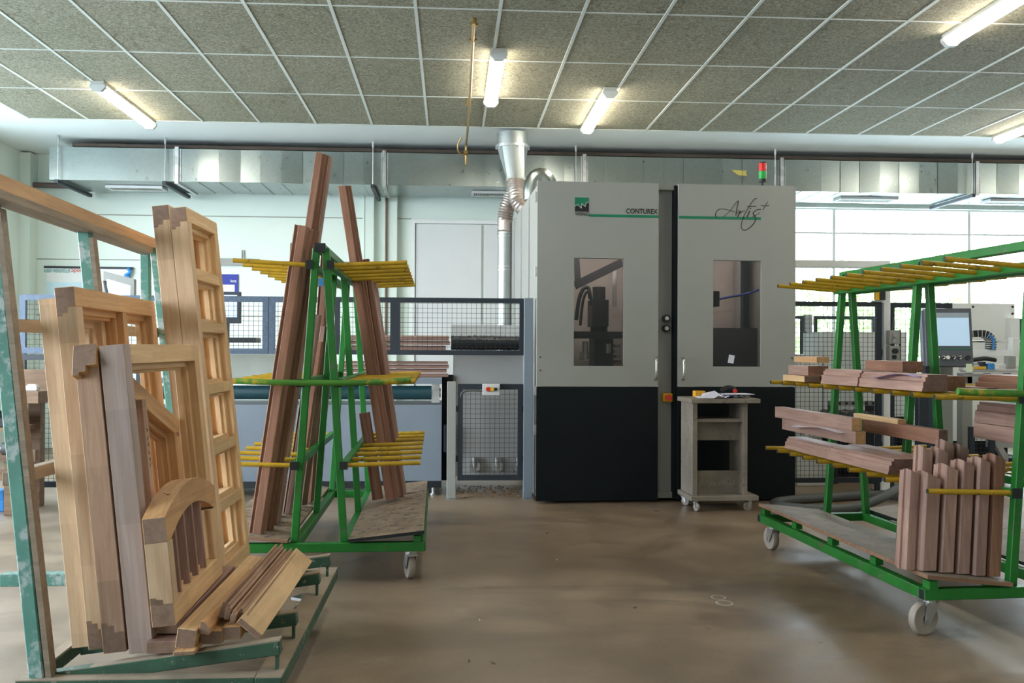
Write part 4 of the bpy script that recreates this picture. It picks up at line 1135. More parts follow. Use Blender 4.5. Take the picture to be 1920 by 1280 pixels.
# things on it
zt = .908
def crumple(x0, y0, w, d, seed, amp, rot, label, mat=None):
    rr = random.Random(seed); n = 7; vs = []
    for i in range(n + 1):
        for jn in range(n + 1):
            vs.append((w * i / n, d * jn / n, .002 + amp * rr.random() ** 2 * (1 if 0 < i < n else .5)))
    fs = [(i * (n + 1) + jn, (i + 1) * (n + 1) + jn, (i + 1) * (n + 1) + jn + 1, i * (n + 1) + jn + 1) for i in range(n) for jn in range(n)]
    m = MB(); m.add(vs, fs)
    o = m.build('paper_sheet', mat or M_paper, None, TM @ T(x0, y0, zt) @ RZ(rot))
    return tag(o, label, 'paper', 'papers on the trolley')
crumple(.05, .02, .24, .18, 1, .02, -.2, 'crumpled sheet at the left of the papers on the trolley')
m = MB(); m.add([(0, 0, .002), (.20, -.02, .004), (.17, .16, .055), (.08, .20, .03), (.205, .12, .01)], [(0, 1, 2), (0, 2, 3), (1, 4, 2)])
tag(m.build('paper_sheet', M_paper, None, TM @ T(.08, .03, zt)), 'sheet folded up into a peak in the middle of the trolley', 'paper', 'papers on the trolley')
crumple(.26, .05, .26, .22, 3, .03, .1, 'stack of wrinkled sheets at the right of the trolley top')
m = MB(); m.box(.30, .53, -.01, .20, .0305, .034)
tag(m.build('paper_sheet', M_paper, None, TM @ T(0, .03, zt)), 'flat sheet lying on top of the wrinkled stack', 'paper', 'papers on the trolley')
tag(MB().box(0, .085, 0, .085, 0, .05).build('note_pad', M_note, None, TM @ T(.105, .24, zt), bevel=.003), 'orange-yellow block of notes at the back of the trolley top', 'note pad')
sg = thing('hand_tool', 'black hand-held tool with a red button on the papers of the trolley', 'tool', TM @ T(.36, .20, zt + .034))
MB().tube(smoothpath([(-.05, 0, .02), (0, 0, .048), (.05, 0, .04), (.07, 0, .012)], 4), .017, 10).build('body', M_black, sg, smooth=50)
MB().cyl((.058, -.02, .02), (.058, -.034, .02), .017, n=12).build('button', M_red, sg, smooth=40)

# =================================================================== TEAL LEANING RACK IN THE FOREGROUND
W_grey = wood('greyish_purple_stile', (0.36, 0.26, 0.22), (0.50, 0.40, 0.37), streak=0.3, blocks=0.08)
W_board = wood('weathered_rail_wood', (0.20, 0.15, 0.10), (0.36, 0.28, 0.20), streak=0.4)
rk = thing('leaning_rack', 'worn teal steel leaning rack with a wooden top rail at the left front', 'rack', T(-1.3, 3.3, 0)); gi = rk.matrix_basis.inverted()
def pline(z, y): # where the leaning posts stand
    return -1.335 - .107 * (z - .15) + .030 * (y - 3.25)
for y, zt_ in ((3.25, 1.80), (4.00, 1.79), (4.86, 1.79)):
    a = Vector((pline(.15, y), y, .15)); b = Vector((pline(zt_, y), y, zt_))
    o = MB().bar(a, b, .048, .045, (0, 1, 0)).build('post', M_teal, rk, gi, bevel=.004)
    MB().bar(a + Vector((.0335, 0, .06)), b + Vector((.0335, 0, -.05)), .018, .045, (0, 1, 0)).build('post_pad', W_board, o)
y = 4.80
MB().bar((-1.50, 4.92, .2), (-1.53, 4.92, 1.78), .045, .04, (0, 1, 0)).build('rear_leg', M_teal, rk, gi, bevel=.004)
xr = lambda y: -1.455 - .034 * (y - 3.25)
o = beam('top_rail', (xr(2.75), 2.75, 1.845), (xr(4.98), 4.98, 1.845), rect(.055, .055, -.028, -.055), W_larch, (-1, 0, 0), rk, base=gi)
o2 = beam('under_rail', (xr(2.75), 2.75, 1.79), (xr(4.98), 4.98, 1.79), rect(.085, .028, -.045, -.028), W_board, (-1, 0, 0), rk, base=gi)
for z in (1.372, .86):
    beam('middle_rail', (pline(z, 3.28) - .048, 3.28, z), (pline(z, 4.95) - .048, 4.95, z), crect(.04, .045), W_board, (1, 0, 0), rk, base=gi)
for y in (3.284, 3.626, 4.25, 4.60):
    a = Vector((-1.345, y, .222 - .025)); b = Vector((-.565, y, .32 - .025))
    o = MB().bar(a, b, .05, .046, (0, 0, 1)).build('cross_bar', M_dkgreen, rk, gi, bevel=.003)
    MB().bar(a + Vector((0.05, 0, .026)), b + Vector((0, 0, .026)), .046, .005, (0, 0, 1)).build('dust_layer', M_dust, o)
    MB().box(-.582, -.572, y - .012, y + .012, .21, .285).build('strut', M_dkgreen, rk, gi)
def dusty(name, x0, x1, y0, y1, z0, z1):
    o = MB().box(x0, x1, y0, y1, z0, z1 - .004).build(name, M_dkgreen, rk, gi, bevel=.003)
    MB().box(x0 + .001, x1 - .001, y0 + .001, y1 - .001, z1 - .004, z1).build('dust_layer', M_dust, o)
dusty('base_bar', -.635, -.548, 3.20, 4.78, .165, .22); dusty('base_bar', -1.40, -.636, 3.205, 3.262, .165, .22); dusty('base_bar', -1.40, -.636, 4.72, 4.78, .165, .22)
dusty('base_bar', -1.40, -1.36, 3.263, 4.719, .165, .22)
o = MB().box(-1.80, -1.40, 3.98, 4.03, .335, .385).build('stabiliser', M_teal, rk, gi, bevel=.003)
MB().box(-1.803, -1.799, 3.985, 4.025, .34, .38).build('tube_mouth', M_black, o)
MB().box(-1.44, -1.40, 3.98, 4.03, .2, .385).build('stabiliser_post', M_teal, rk, gi)
for x, y in ((-.65, 4.45), (-.65, 3.35), (-1.3, 4.6), (-1.3, 3.4)):
    castor('castor', rk, gi @ T(x, y, -.012), .15, R(60), M_rubber)

# ------------------------------------------------------------------ window frames standing on the rack
def frame_root(name, label, bot, top, W, yaw=0.0, cat='window frame', group='window frames on the leaning rack'):
    z = (Vector(top) - Vector(bot)); H = z.length; z.normalize()
    y = Vector((math.sin(-yaw), math.cos(yaw), 0)); y = (y - z * y.dot(z)).normalized(); x = y.cross(z)
    M = Matrix(((x.x, y.x, z.x, bot[0]), (x.y, y.y, z.y, bot[1]), (x.z, y.z, z.z, bot[2]), (0, 0, 0, 1)))
    return thing(name, label, cat, M, group), H
def rb(w, d, r=.022): return [(0, 0), (w, 0), (w, d * .42), (w + r, d * .42), (w + r, d * .7), (w + r * 1.5, d * .7), (w + r * 1.5, d), (0, d)]
def rbf(w, d, r=.022): return [(-p[0], p[1]) for p in rb(w, d, r)]
def sash(root, H, W, d, sw, mat, bars=(), mullions=(), smat=None, bmat=None, bw=.05, rmat=None, thr=True):
    sm = smat or mat
    z0, z1 = (sw, H - sw) if thr else (0, H)
    beam('stile', (0, 0, z0), (0, 0, z1), rb(sw, d), sm, (0, 1, 0), root)
    beam('stile', (0, W, z0), (0, W, z1), rbf(sw, d), mat, (0, 1, 0), root)
    r0_, r1_ = (-.0008, W + .0008) if thr else (sw, W - sw)
    beam('top_rail', (0, r0_, H), (0, r1_, H), rb(sw, d), rmat or mat, (0, 0, -1), root)
    beam('bottom_rail', (0, r1_, 0), (0, r0_, 0), rb(sw, d), mat, (0, 0, 1), root)
    bp = [(-bw / 2, 0), (bw / 2, 0), (bw / 2, d * .42), (bw / 2 + .018, d * .42), (bw / 2 + .018, d), (-bw / 2 - .018, d), (-bw / 2 - .018, d * .42), (-bw / 2, d * .42)]
    for z in bars: beam('glazing_bar', (0, sw, z), (0, W - sw, z), bp, bmat or mat, (0, 0, -1), root)
    for y in mullions: beam('mullion', (-.001, y, sw), (-.001, y, H - sw), bp, bmat or mat, (0, 1, 0), root)
tb, tt = Vector((-1.010, 4.40, .246)), Vector((-1.191, 4.40, 1.932))
r, H = frame_root('sash_window', 'tallest pale wooden window sash with six panes, front one of two leaning on the rack', tb, tt, .565, R(0))
sash(r, H, .565, .076, .066, W_pine, (.325, .590, .868, 1.155, 1.395), (), W_pale)
off = Vector((-.0785, 0, .008))
r, H = frame_root('sash_window', 'second tall window sash directly behind the tallest six-paned one', tb + off, tt + off, .565, R(0))
sash(r, H, .565, .074, .066, W_pine, (.325, .590, .868, 1.155, 1.395), (), W_pale)
# frames in front
r, H = frame_root('window_frame', 'pale window frame standing at the front of the stack, rectangular opening, purplish near stile', (-.990, 3.30, .278), (-1.097, 3.30, 1.310), .95, R(0))
sash(r, H, .95, .080, .068, W_pine, (), (), W_grey, thr=False)
# slanted frame
r, H = frame_root('window_frame', 'window frame with a slanted top rail standing behind the purplish front frame', (-1.078, 3.30, .280), (-1.185, 3.30, 1.312), .86, R(0))
beam('stile', (0, 0, 0), (0, 0, H - .07), rb(.07, .076), W_stile, (0, 1, 0), r)
beam('stile', (0, .86, 0), (0, .86, H - .37), rbf(.07, .076), W_larch, (0, 1, 0), r)
beam('top_rail', (0, 0, H), (0, .875, H - .325), rb(.075, .076), W_larch, (0, -.32, -1), r)
beam('bottom_rail', (0, .86, 0), (0, .0, 0), rb(.07, .076), W_larch, (0, 0, 1), r)
beam('mullion', (-.006, .36, .07), (-.006, .36, H - .21), crect(.05, .06), W_stile, (0, 1, 0), r)
mk = MB()
for i, (u, v) in enumerate(((.0, .0), (.0, .03), (.0, .055), (.0, .085), (.0, .11), (.0, .13))):
    pts = [(-.0, .36 - .008 + .016 * ((k * 7 + i * 3) % 4) / 3, H - .32 - v - .016 * k / 4) for k in range(4)]
    mk.tube([Vector((.0245, p[1], p[2])) for p in pts], .0014, 5)
mk.build('pencil_note', M_ink, r)
# frame B
r, H = frame_root('window_frame', 'tall larch window frame with a grooved brown corner joint, behind the slanted frame', (-1.172, 3.40, .262), (-1.298, 3.40, 1.508), 1.02, R(2))
sash(r, H, 1.02, .066, .068, W_larch, (), (.56,), W_pale, rmat=W_larch)
# frame A
r, H = frame_root('window_frame', 'pale frame farthest left in the stack, standing against the rack posts', (-1.256, 3.45, .252), (-1.380, 3.45, 1.47), .50, R(0))
sash(r, H, .50, .058, .075, W_pale, (), (), W_pale, thr=False)
# arched sash
r, H = frame_root('arched_sash', 'small arched window sash with thin vertical bars standing at the front of the rack', (-.903, 3.25, .380), (-.940, 3.25, .738), .74, R(1.5))
W, d = .74, .076
def arc(y, base, rise): t = (y - W / 2) / (W / 2); return base + rise * (1 - t * t)
n = 20; m = MB(); prof = [(W * i / n, arc(W * i / n, H, .075)) for i in range(n + 1)]
inn = [(W * i / n, max(H - .085, arc(W * i / n, H - .105, .092))) for i in range(n + 1)]
vs = []
for (yy, zz), (y2, z2) in zip(prof, inn): vs += [(0, yy, zz), (-d, yy, zz), (0, y2, z2), (-d, y2, z2)]
fs = []; ms = []
for i in range(n):
    a = 4 * i; b = a + 4
    fs += [(a, b, b + 1, a + 1), (a + 2, a + 3, b + 3, b + 2), (a, a + 2, b + 2, b), (a + 1, b + 1, b + 3, a + 3)]; ms += [0] * 4
fs += [(0, 1, 3, 2), (4 * n, 4 * n + 2, 4 * n + 3, 4 * n + 1)]; ms += [1, 1]
m.add(vs, fs, ms)
# grain along the arch: local x = frame y
m.v = [Vector((p.y, p.z, p.x)) for p in m.v]
o = m.build('arched_rail', [W_larch, W_end], r, Matrix(((0, 0, 1, 0), (1, 0, 0, 0), (0, 1, 0, 0), (0, 0, 0, 1))), .0015)
kn = MB()
for yy, dz in ((.17, 0), (.185, .0)): kn.cyl((-.03 - (yy - .17), yy, arc(yy, H, .075) - .004), (-.03 - (yy - .17), yy, arc(yy, H, .075) + .0008), .006, n=8)
kn.build('knot', W_end, o, Matrix(((0, 0, 1, 0), (1, 0, 0, 0), (0, 1, 0, 0), (0, 0, 0, 1))).inverted())
beam('stile', (0, 0, .07), (0, 0, H - .084), rb(.062, d, .015), W_pale, (0, 1, 0), r)
beam('stile', (0, W, .07), (0, W, H - .084), rbf(.062, d, .015), W_pine, (0, 1, 0), r)
beam('bottom_rail', (0, W, 0), (0, 0, 0), rb(.075, d, .015), W_pine, (0, 0, 1), r)
for yy in (.155, .28, .405, .53):
    beam('glazing_bar', (-.012, yy, .074), (-.012, yy, arc(yy, H - .105, .092) + .004), [(-.009, 0), (.009, 0), (.016, .03), (.016, .05), (-.016, .05), (-.016, .03)], W_merp, (0, 1, 0), r)

# ------------------------------------------------------------------ loose timber on the rack
G = 'loose timber on the leaning rack'
def lay(x, z, y0, y1, prof, mat, label, roll=0.0, dx=0.0, dz=0.0, name='timber'):
    a, b = Vector((x, y0, z)), Vector((x + dx, y1, z + dz))
    sd_ = (math.cos(roll), 0, math.sin(roll))
    pr = [(p[0], -p[1]) for p in prof]
    return tag(beam(name, a, b, pr, mat, sd_, None, W_end, .002), label, 'timber', G)
lay(-.995, .325, 3.34, 4.15, rect(.085, .048), W_merp, 'flat board lying under the arched sash', .0)
lay(-1.005, .280, 3.27, 4.20, rect(.10, .040), W_merp, 'grooved strip lowest under the arched sash')
lay(-.903, .308, 3.24, 4.34, rect(.062, .066), W_pine, 'thick pale squared timber along the foot of the arched sash', R(-8), .004, .004)
lay(-.900, .290, 3.21, 4.05, rect(.07, .014), W_larch, 'thin orange strip under the thick pale timber', R(3))
lay(-.832, .348, 3.26, 4.02, [(0, 0), (.036, 0), (.036, .02), (.014, .042), (0, .042)], W_larch, 'narrow profiled strip between the thick timber and the slat bundle', R(-8), .004)
lay(-.836, .300, 3.30, 4.2, rect(.072, .045), W_larch, 'warm brown timber under the narrow profiled strip', R(0))
for i in range(5):
    lay(-.790 + i * .0205, .372 - i * .010 + (.008 if i % 2 else 0), 3.36 - .015 * (i % 3), 4.34 + .02 * (i % 2), [(0, 0), (.019, 0), (.019, .04), (.012, .045), (.012, .056), (.004, .056), (.004, .04), (0, .04)], W_stile,
        ['leftmost', 'second', 'middle', 'fourth', 'rightmost'][i] + ' of five thin brown slats bundled on the front right of the rack', R(-10), .004, name='slat')
lay(-.762, .312, 3.30, 4.28, rect(.06, .045), W_larch, 'brown block lying under the bundle of five slats', R(2))
lay(-.700, .392, 3.29, 4.42, [(0, 0), (.022, 0), (.022, .085), (.012, .095), (0, .095)], W_pine, 'wide pale board with slanted ends lying against the slat bundle', R(-130), .006, .0, name='board')

# =================================================================== LEFT BACKGROUND
wb_ = thing('workbench', 'old wooden workbench at the left edge behind the leaning rack', 'workbench', T(-3.9, 7.6, 0)); gi = wb_.matrix_basis.inverted()
MB().box(-4.9, -3.15, 7.58, 8.15, .86, .955).build('bench_top', W_bench, wb_, gi, bevel=.004)
MB().box(-4.9, -3.2, 8.11, 8.15, .955, 1.11).build('back_board', W_bench, wb_, gi)
for x in (-4.8, -3.42):
    for y in (7.62, 8.03): MB().box(x, x + .10, y, y + .09, 0, .86).build('leg', W_bench, wb_, gi, bevel=.003)
for z in (.27, .42): MB().box(-4.9, -3.18, 7.60, 7.66, z, z + .085).build('stretcher', W_bench, wb_, gi)
MB().box(-4.7, -3.35, 7.66, 8.0, .64, .67).build('shelf', W_bench, wb_, gi)
MB().cyl((-4.0, 7.56, .52), (-3.30, 7.56, .52), .022, n=12).build('vice_bar', M_steel, wb_, gi, smooth=40)
MB().cyl((-3.40, 7.56, .52), (-3.32, 7.56, .52), .05, n=14).build('vice_knob', M_rubber, wb_, gi, smooth=40)
bt = thing('glue_bottle', 'white plastic bottle with a red nozzle at the left edge on the workbench', 'bottle', T(-3.53, 7.75, .956))
MB().cyl((0, 0, 0), (0, 0, .19), .045, n=16).cyl((0, 0, .19), (0, 0, .22), .045, .02, n=16).build('body', M_white, bt, smooth=40)
MB().cyl((0, 0, .22), (0, 0, .27), .018, .008, n=10).build('nozzle', M_red, bt, smooth=40)
def lump(name, px_, py_, Y, sx_, sy_, sz_, mat, label, cat, z=None):
    p = at_y(px_, py_, Y); m = MB()
    m.box(-sx_ / 2, sx_ / 2, -sy_ / 2, sy_ / 2, 0, sz_ * .6).add([(-sx_ / 2, -sy_ / 2, sz_ * .6), (sx_ / 2, -sy_ / 2, sz_ * .6), (sx_ / 2, sy_ / 2, sz_ * .6), (-sx_ / 2, sy_ / 2, sz_ * .6), (-sx_ * .3, -sy_ * .3, sz_), (sx_ * .3, -sy_ * .3, sz_), (sx_ * .3, sy_ * .3, sz_), (-sx_ * .3, sy_ * .3, sz_)],
        [(0, 1, 5, 4), (1, 2, 6, 5), (2, 3, 7, 6), (3, 0, 4, 7), (4, 5, 6, 7)])
    return tag(m.build(name, mat, None, T(p.x, Y, p.z if z is None else z), .004), label, cat)
lump('sanding_block', 18, 730, 7.7, .08, .06, .06, M_navy, 'dark blue sanding block on the workbench', 'block', .956)
lump('tape_roll', 61, 730, 7.7, .09, .06, .05, M_offwhite, 'white and black roll lying at the right end of the workbench', 'tape', .956)
lump('power_tool', 8, 780, 7.8, .25, .15, .12, M_black, 'black power tool on the shelf under the workbench', 'tool', .671)
lump('blue_case', 1, 945, 7.9, .14, .2, .16, M_blue, 'blue case on the floor under the workbench at the left edge', 'case', 0.0)

# banner on the wall
ba = thing('banner', 'white company banner with green and red lettering hanging from a dark rod', 'banner', T(-5.14, YB - .03, 1.70)); 
bx1 = 1.02
m = MB(); n = 30; vs = []
for i in range(n + 1):
    x = bx1 * i / n; a_ = .012 * math.sin(x * 42) * max(0, 1 - x * 2.2)
    vs += [(x, a_, 0), (x, a_ * .6, .35), (x, 0, .42), (x, 0, .60)]
fs = [(4 * i + k, 4 * i + 4 + k, 4 * i + 5 + k, 4 * i + 1 + k) for i in range(n) for k in range(3)]
m.add(vs, fs, [1 if (k < 2 and i < 16) else 0 for i in range(n) for k in range(3)])
m.build('cloth', [M_white, paint('pale_blue_print', (.55, .74, .82), .6)], ba, smooth=40)
p0, p1 = at_y(84, 510, YB).x + 5.14, at_y(134, 510, YB).x + 5.14
text('lettering', 'ALBERT WENGMÖLLER', p0, p1, at_y(100, 511, YB).z - 1.70, paint('teal_print', (.02, .30, .30), .6), ba, y=-.004, h=.055)
text('lettering', 'Sped', at_y(135.5, 510, YB).x + 5.14, at_y(157, 510, YB).x + 5.14, at_y(145, 512, YB).z - 1.705, M_red, ba, y=-.004, h=.075, bold=.01)
MB().cyl((-.03, 0, .612), (bx1 + .06, 0, .605), .014, n=10).build('rod', M_dark, ba, smooth=40)
m = MB(); m.tube(smoothpath([(bx1 - .0, -.02, .60), (bx1 + .03, -.03, .55), (bx1 - .03, -.03, .51), (bx1 + .02, -.02, .49)], 4), .022, 6)
m.build('ribbon', M_blue, ba, smooth=40)
# control monitor behind the guard at the left
Yq = 8.9
c0 = at_y(193, 508, Yq); c1 = at_y(252, 523, Yq)
cmn = thing('control_monitor', 'grey control monitor with a tilted top edge, standing behind the guard at the far left', 'monitor', T(c0.x, Yq, 0))
wv = c1.x - c0.x; z0_, z1_ = c0.z, c1.z
MB().add([(0, 0, 1.55), (wv, 0, 1.55), (wv, 0, z1_), (0, 0, z0_), (0, .06, 1.55), (wv, .06, 1.55), (wv, .06, z1_), (0, .06, z0_)], [(0, 1, 2, 3), (7, 6, 5, 4), (0, 4, 5, 1), (1, 5, 6, 2), (2, 6, 7, 3), (3, 7, 4, 0)]).build('housing', M_mgrey, cmn, bevel=.004)
MB().add([(.035, -.003, 1.62), (wv - .035, -.003, 1.62), (wv - .035, -.003, z1_ - .06), (.035, -.003, z0_ - .07)], [(0, 1, 2, 3)]).build('screen', emit('pale_screen', (.70, .84, .95), .45), cmn)
m = MB(); m.bar((.02, -.015, z0_ - .09), (.05, -.015, z0_ - .22), .012, .05, (0, 1, 0)); m.box(.0, .07, -.03, 0, z0_ - .25, z0_ - .21)
m.build('handset', M_black, cmn)
MB().cyl((wv / 2, .03, 0), (wv / 2, .03, 1.56), .03, n=14).cyl((wv / 2, .03, 0), (wv / 2, .03, .02), .18, n=20).build('stand', M_mgrey2, cmn, smooth=40)
# calendar
p0, p1 = at_y(418, 514, YB), at_y(447, 550, YB)
ca = thing('wall_calendar', 'blue wall calendar with white lettering behind the tall sash', 'calendar', T(p0.x - .1, YB - .01, p1.z)); ww, hh = p1.x - p0.x + .1, p0.z - p1.z
MB().box(0, ww, -.006, .0, 0, hh).build('sheet', M_navy, ca)
MB().box(.04, ww - .045, -.008, -.006, .02, hh * .45).build('date_block', M_white, ca)
text('lettering', 'lotz', at_y(433, 530, YB).x - p0.x + .1, at_y(444, 530, YB).x - p0.x + .1, hh * .58, M_white, ca, y=-.008, bold=.01)
# computer screen and stand under the calendar
p0, p1 = at_y(424, 547, 9.6), at_y(451, 606, 9.6)
cs = thing('computer_screen', 'dark framed computer screen seen through the mesh beside the tall sash', 'screen', T(p0.x - .15, 9.6, p1.z)); ww, hh = p1.x - p0.x + .15, p0.z - p1.z
MB().box(0, ww, 0, .04, 0, hh).build('housing', M_dark, cs, bevel=.003)
MB().box(.02, ww - .035, -.004, 0, .06, hh - .03).build('screen', emit('blue_white_screen', (.45, .58, .85), .4), cs)
MB().box(ww / 2 - .03, ww / 2 + .03, .02, .05, -1.0 + (1.0 - p1.z), 0).box(.0, ww + .16, -.05, .2, -.19, -.14).build('stand', M_black, cs)
# cable trunking and conduit on the wall
p0, p1 = at_y(400, 487, YB), at_y(487, 498, YB)
ct = thing('cable_trunking', 'grey cable trunking with a slanted end high on the back wall above the calendar', 'trunking', T(p0.x - .5, YB - .07, p1.z)); L_ = p1.x - p0.x + .5
MB().prism([(0, 0), (.07, 0), (.07, .085), (0, .085)], 0, L_ - .12).add([(L_ - .12, 0, 0), (L_ - .12, .07, 0), (L_ - .12, .07, .085), (L_ - .12, 0, .085), (L_, .06, .07), (L_, .07, .07), (L_, .07, .085), (L_, .06, .085)], [(0, 1, 5, 4), (1, 2, 6, 5), (2, 3, 7, 6), (3, 0, 4, 7), (4, 5, 6, 7)]).build('channel', M_mgrey, ct)
xx = at_y(456, 480, YB).x - p0.x + .5
MB().box(xx - .02, xx - .008, .055, .07, .085, .20).box(xx + .008, xx + .02, .055, .07, .085, .20).build('riser', M_mgrey2, ct)
# dark pipe and bracket near the ceiling at the left
p0, p1 = at_y(58, 347, YB - .1), at_y(130, 350, YB - .1)
hp = thing('heating_pipe', 'dark horizontal pipe on the wall at the far left, below the duct end', 'pipe', T(p0.x, YB - .12, p0.z))
MB().cyl((-.0, 0, 0), (p1.x - p0.x + .4, 0, -.01), .035, n=14).build('tube', paint('brown_pipe', (.12, .08, .07), .5), hp, smooth=40)
m = MB(); q0 = at_y(64, 310, YB - .1); q1 = at_y(33, 300, YB - .1)
m.box(q0.x - p0.x - .03, q0.x - p0.x + .0, -.02, .02, .0, q0.z - p0.z); m.box(q1.x - p0.x, q0.x - p0.x, -.01, .02, q0.z - p0.z - .03, q0.z - p0.z)
m.build('bracket', M_black, hp)

# =================================================================== RIGHT BACKGROUND
FR = 8.60
def gx(px_, Y=FR): return at_y(px_, 700, Y).x
def gz(py_, px_=1600, Y=FR): return at_y(px_, py_, Y).z
f1 = thing('safety_fence', 'tall dark-framed wire-mesh fence right of the machine, behind the right timber cart', 'safety fence', T(gx(1560), FR, 0), 'tall mesh fences on the right'); gi = f1.matrix_basis.inverted()
mesh_panel('mesh_panel', f1, gx(1479), gx(1650.5), .09, 1.745, FR, .042, M_dark).matrix_basis = gi
m = MB(); m.box(gx(1650.5), gx(1653), FR - .02, FR + .02, 1.25, 1.31); m.box(gx(1650.5), gx(1653), FR - .02, FR + .02, .4, .46); m.build_each('hinge', M_black, f1, gi)
MB().box(gx(1645) - .02, gx(1645) + .02, FR - .02, FR + .02, 0, .09).box(gx(1484) - .02, gx(1484) + .02, FR - .02, FR + .02, 0, .09).build_each('foot', M_dark, f1, gi)
MB().box(gx(1636), gx(1655), FR + .0, FR + .03, 1.745, 1.76).build('top_plate', M_zinc, f1, gi)
ss = thing('safety_switch', 'yellow and black safety switch at the top of the fence post', 'switch', T(gx(1646), FR - .03, 1.762)); wq = gx(1655) - gx(1638)
MB().box(-wq / 2, -wq * .1, -.02, .02, 0, .12).build('yellow_body', M_yel2, ss); MB().box(-wq * .1, wq * .5, -.03, .02, .0, .115).build('black_body', M_black, ss)
po = thing('portal_frame', 'light grey steel portal with a horizontal beam and a tall post behind the right cart', 'frame', T(gx(1661), FR, 0)); gi = po.matrix_basis.inverted()
MB().box(gx(1652), gx(1672.5), FR + .03, FR + .14, .012, gz(487.5, 1660)).build('post', M_white2, po, gi, bevel=.004)
MB().box(gx(1479), gx(1652), FR + .03, FR + .14, gz(501, 1600), gz(487.5, 1600)).build('cross_beam', M_white2, po, gi, bevel=.004)
MB().box(gx(1649), gx(1676), FR + .0, FR + .17, 0, .012).build('base_plate', M_zinc, po, gi)
MB().box(gx(1652.5), gx(1656), FR - .012, FR + .03, .1, 1.74).build('guide_strip', M_bluegrey, po, gi)
vb = thing('switch_box', 'pair of small grey valve boxes with round knobs on the portal post', 'switch box', T(gx(1673), FR - .02, gz(676, 1673))); gi = vb.matrix_basis.inverted()
for z0, z1 in ((619, 645), (648, 676)):
    o = MB().box(gx(1664), gx(1683), FR - .05, FR + .03, gz(z1, 1673), gz(z0, 1673)).build('housing', M_mgrey, vb, gi, bevel=.004)
    zc = (gz(z1, 1673) + gz(z0, 1673)) / 2
    MB().cyl((gx(1672), FR - .05, zc + .02), (gx(1672), FR - .085, zc + .02), .024, n=14).cyl((gx(1671), FR - .05, zc - .035), (gx(1671), FR - .07, zc - .035), .02, n=12).build('knob', M_mgrey2 if z0 < 640 else M_black, o, smooth=40)
MB().box(gx(1685), gx(1686.5), FR - .03, FR, gz(676, 1673), gz(618, 1673)).build('rail', M_black, vb, gi)
MB().tube(smoothpath([(gx(1671), FR - .02, gz(620, 1673)), (gx(1672), FR - .03, gz(605, 1673)), (gx(1676), FR, gz(598, 1673)), (gx(1678), FR + .02, gz(612, 1673))], 5), .008, 8).build('cable', M_rubber, vb, gi, smooth=50)
f2 = thing('safety_fence', 'narrower dark mesh fence between the portal post and the pale cabinet', 'safety fence', T(gx(1730), FR + .05, 0), 'tall mesh fences on the right'); gi = f2.matrix_basis.inverted()
mesh_panel('mesh_panel', f2, gx(1674), gx(1792), .09, 1.745, FR + .08, .046, M_dark).matrix_basis = gi
MB().box(gx(1679) - .02, gx(1679) + .02, FR + .06, FR + .1, 0, .09).box(gx(1788) - .02, gx(1788) + .02, FR + .06, FR + .1, 0, .09).build_each('foot', M_dark, f2, gi)
# far fence in front of the window
YF3 = 11.2
f3 = thing('safety_fence', 'distant low mesh fence with a grey post in front of the bright window', 'safety fence', T(gx(1520, YF3), YF3, 0), 'tall mesh fences on the right'); gi = f3.matrix_basis.inverted()
for a, c in ((1452, 1506), (1526, 1640)): mesh_panel('mesh_panel', f3, gx(a, YF3), gx(c, YF3), .12, gz(592, 1510, YF3), YF3, .035, M_dark, pitch=.06).matrix_basis = gi
MB().box(gx(1509, YF3), gx(1523, YF3), YF3, YF3 + .08, 0, gz(590, 1510, YF3)).build('post', M_mgrey2, f3, gi)
m = MB()
for p_ in (1508, 1524): m.box(gx(p_, YF3) - .02, gx(p_, YF3) + .02, YF3 - .03, YF3 + .03, gz(630, 1510, YF3), gz(622, 1510, YF3))
m.build_each('hinge', M_black, f3, gi)
# pale cabinets behind the fences
c1_ = thing('machine_cabinet', 'big pale grey machine cabinet behind the monitor on the right', 'cabinet', T(gx(1845, 9.8), 9.8, 0)); gi = c1_.matrix_basis.inverted()
MB().box(gx(1787, 9.8), gx(1903, 9.8), 9.8, 10.5, .35, gz(568.5, 1845, 9.8)).build('body', M_white2, c1_, gi, bevel=.004)
MB().box(gx(1889, 9.78), gx(1906, 9.78), 9.72, 9.80, .35, gz(596, 1895, 9.78)).build('side_column', M_white2, c1_, gi, bevel=.003)
m = MB(); 
for (a, c) in ((1824, 575), (1898, 575), (1898, 588)): p = at_y(a, c, 9.8); m.cyl((p.x, 9.80, p.z), (p.x, 9.79, p.z), .012, n=8)
m.build_each('bolt', M_black, c1_, gi)
MB().box(gx(1787, 9.8) + .05, gx(1903, 9.8) - .05, 9.85, 10.45, 0, .35).build('plinth', M_mdark, c1_, gi)
c2_ = thing('machine_cabinet', 'pale grey low machine housing behind the tall mesh fence beside the machine', 'cabinet', T(gx(1595, 9.6), 9.6, 0)); gi = c2_.matrix_basis.inverted()
MB().box(gx(1546, 9.6), gx(1700, 9.6), 9.6, 10.2, .62, gz(622, 1600, 9.6)).build('body', M_white2, c2_, gi, bevel=.004)
MB().box(gx(1430, 9.5), gx(1545, 9.5), 9.55, 9.9, .0, gz(664, 1520, 9.5)).build('side_panel', M_white2, c2_, gi, bevel=.004)
MB().box(gx(1546, 9.6), gx(1700, 9.6), 9.65, 10.1, 0, .62).build('plinth', M_mdark, c2_, gi)
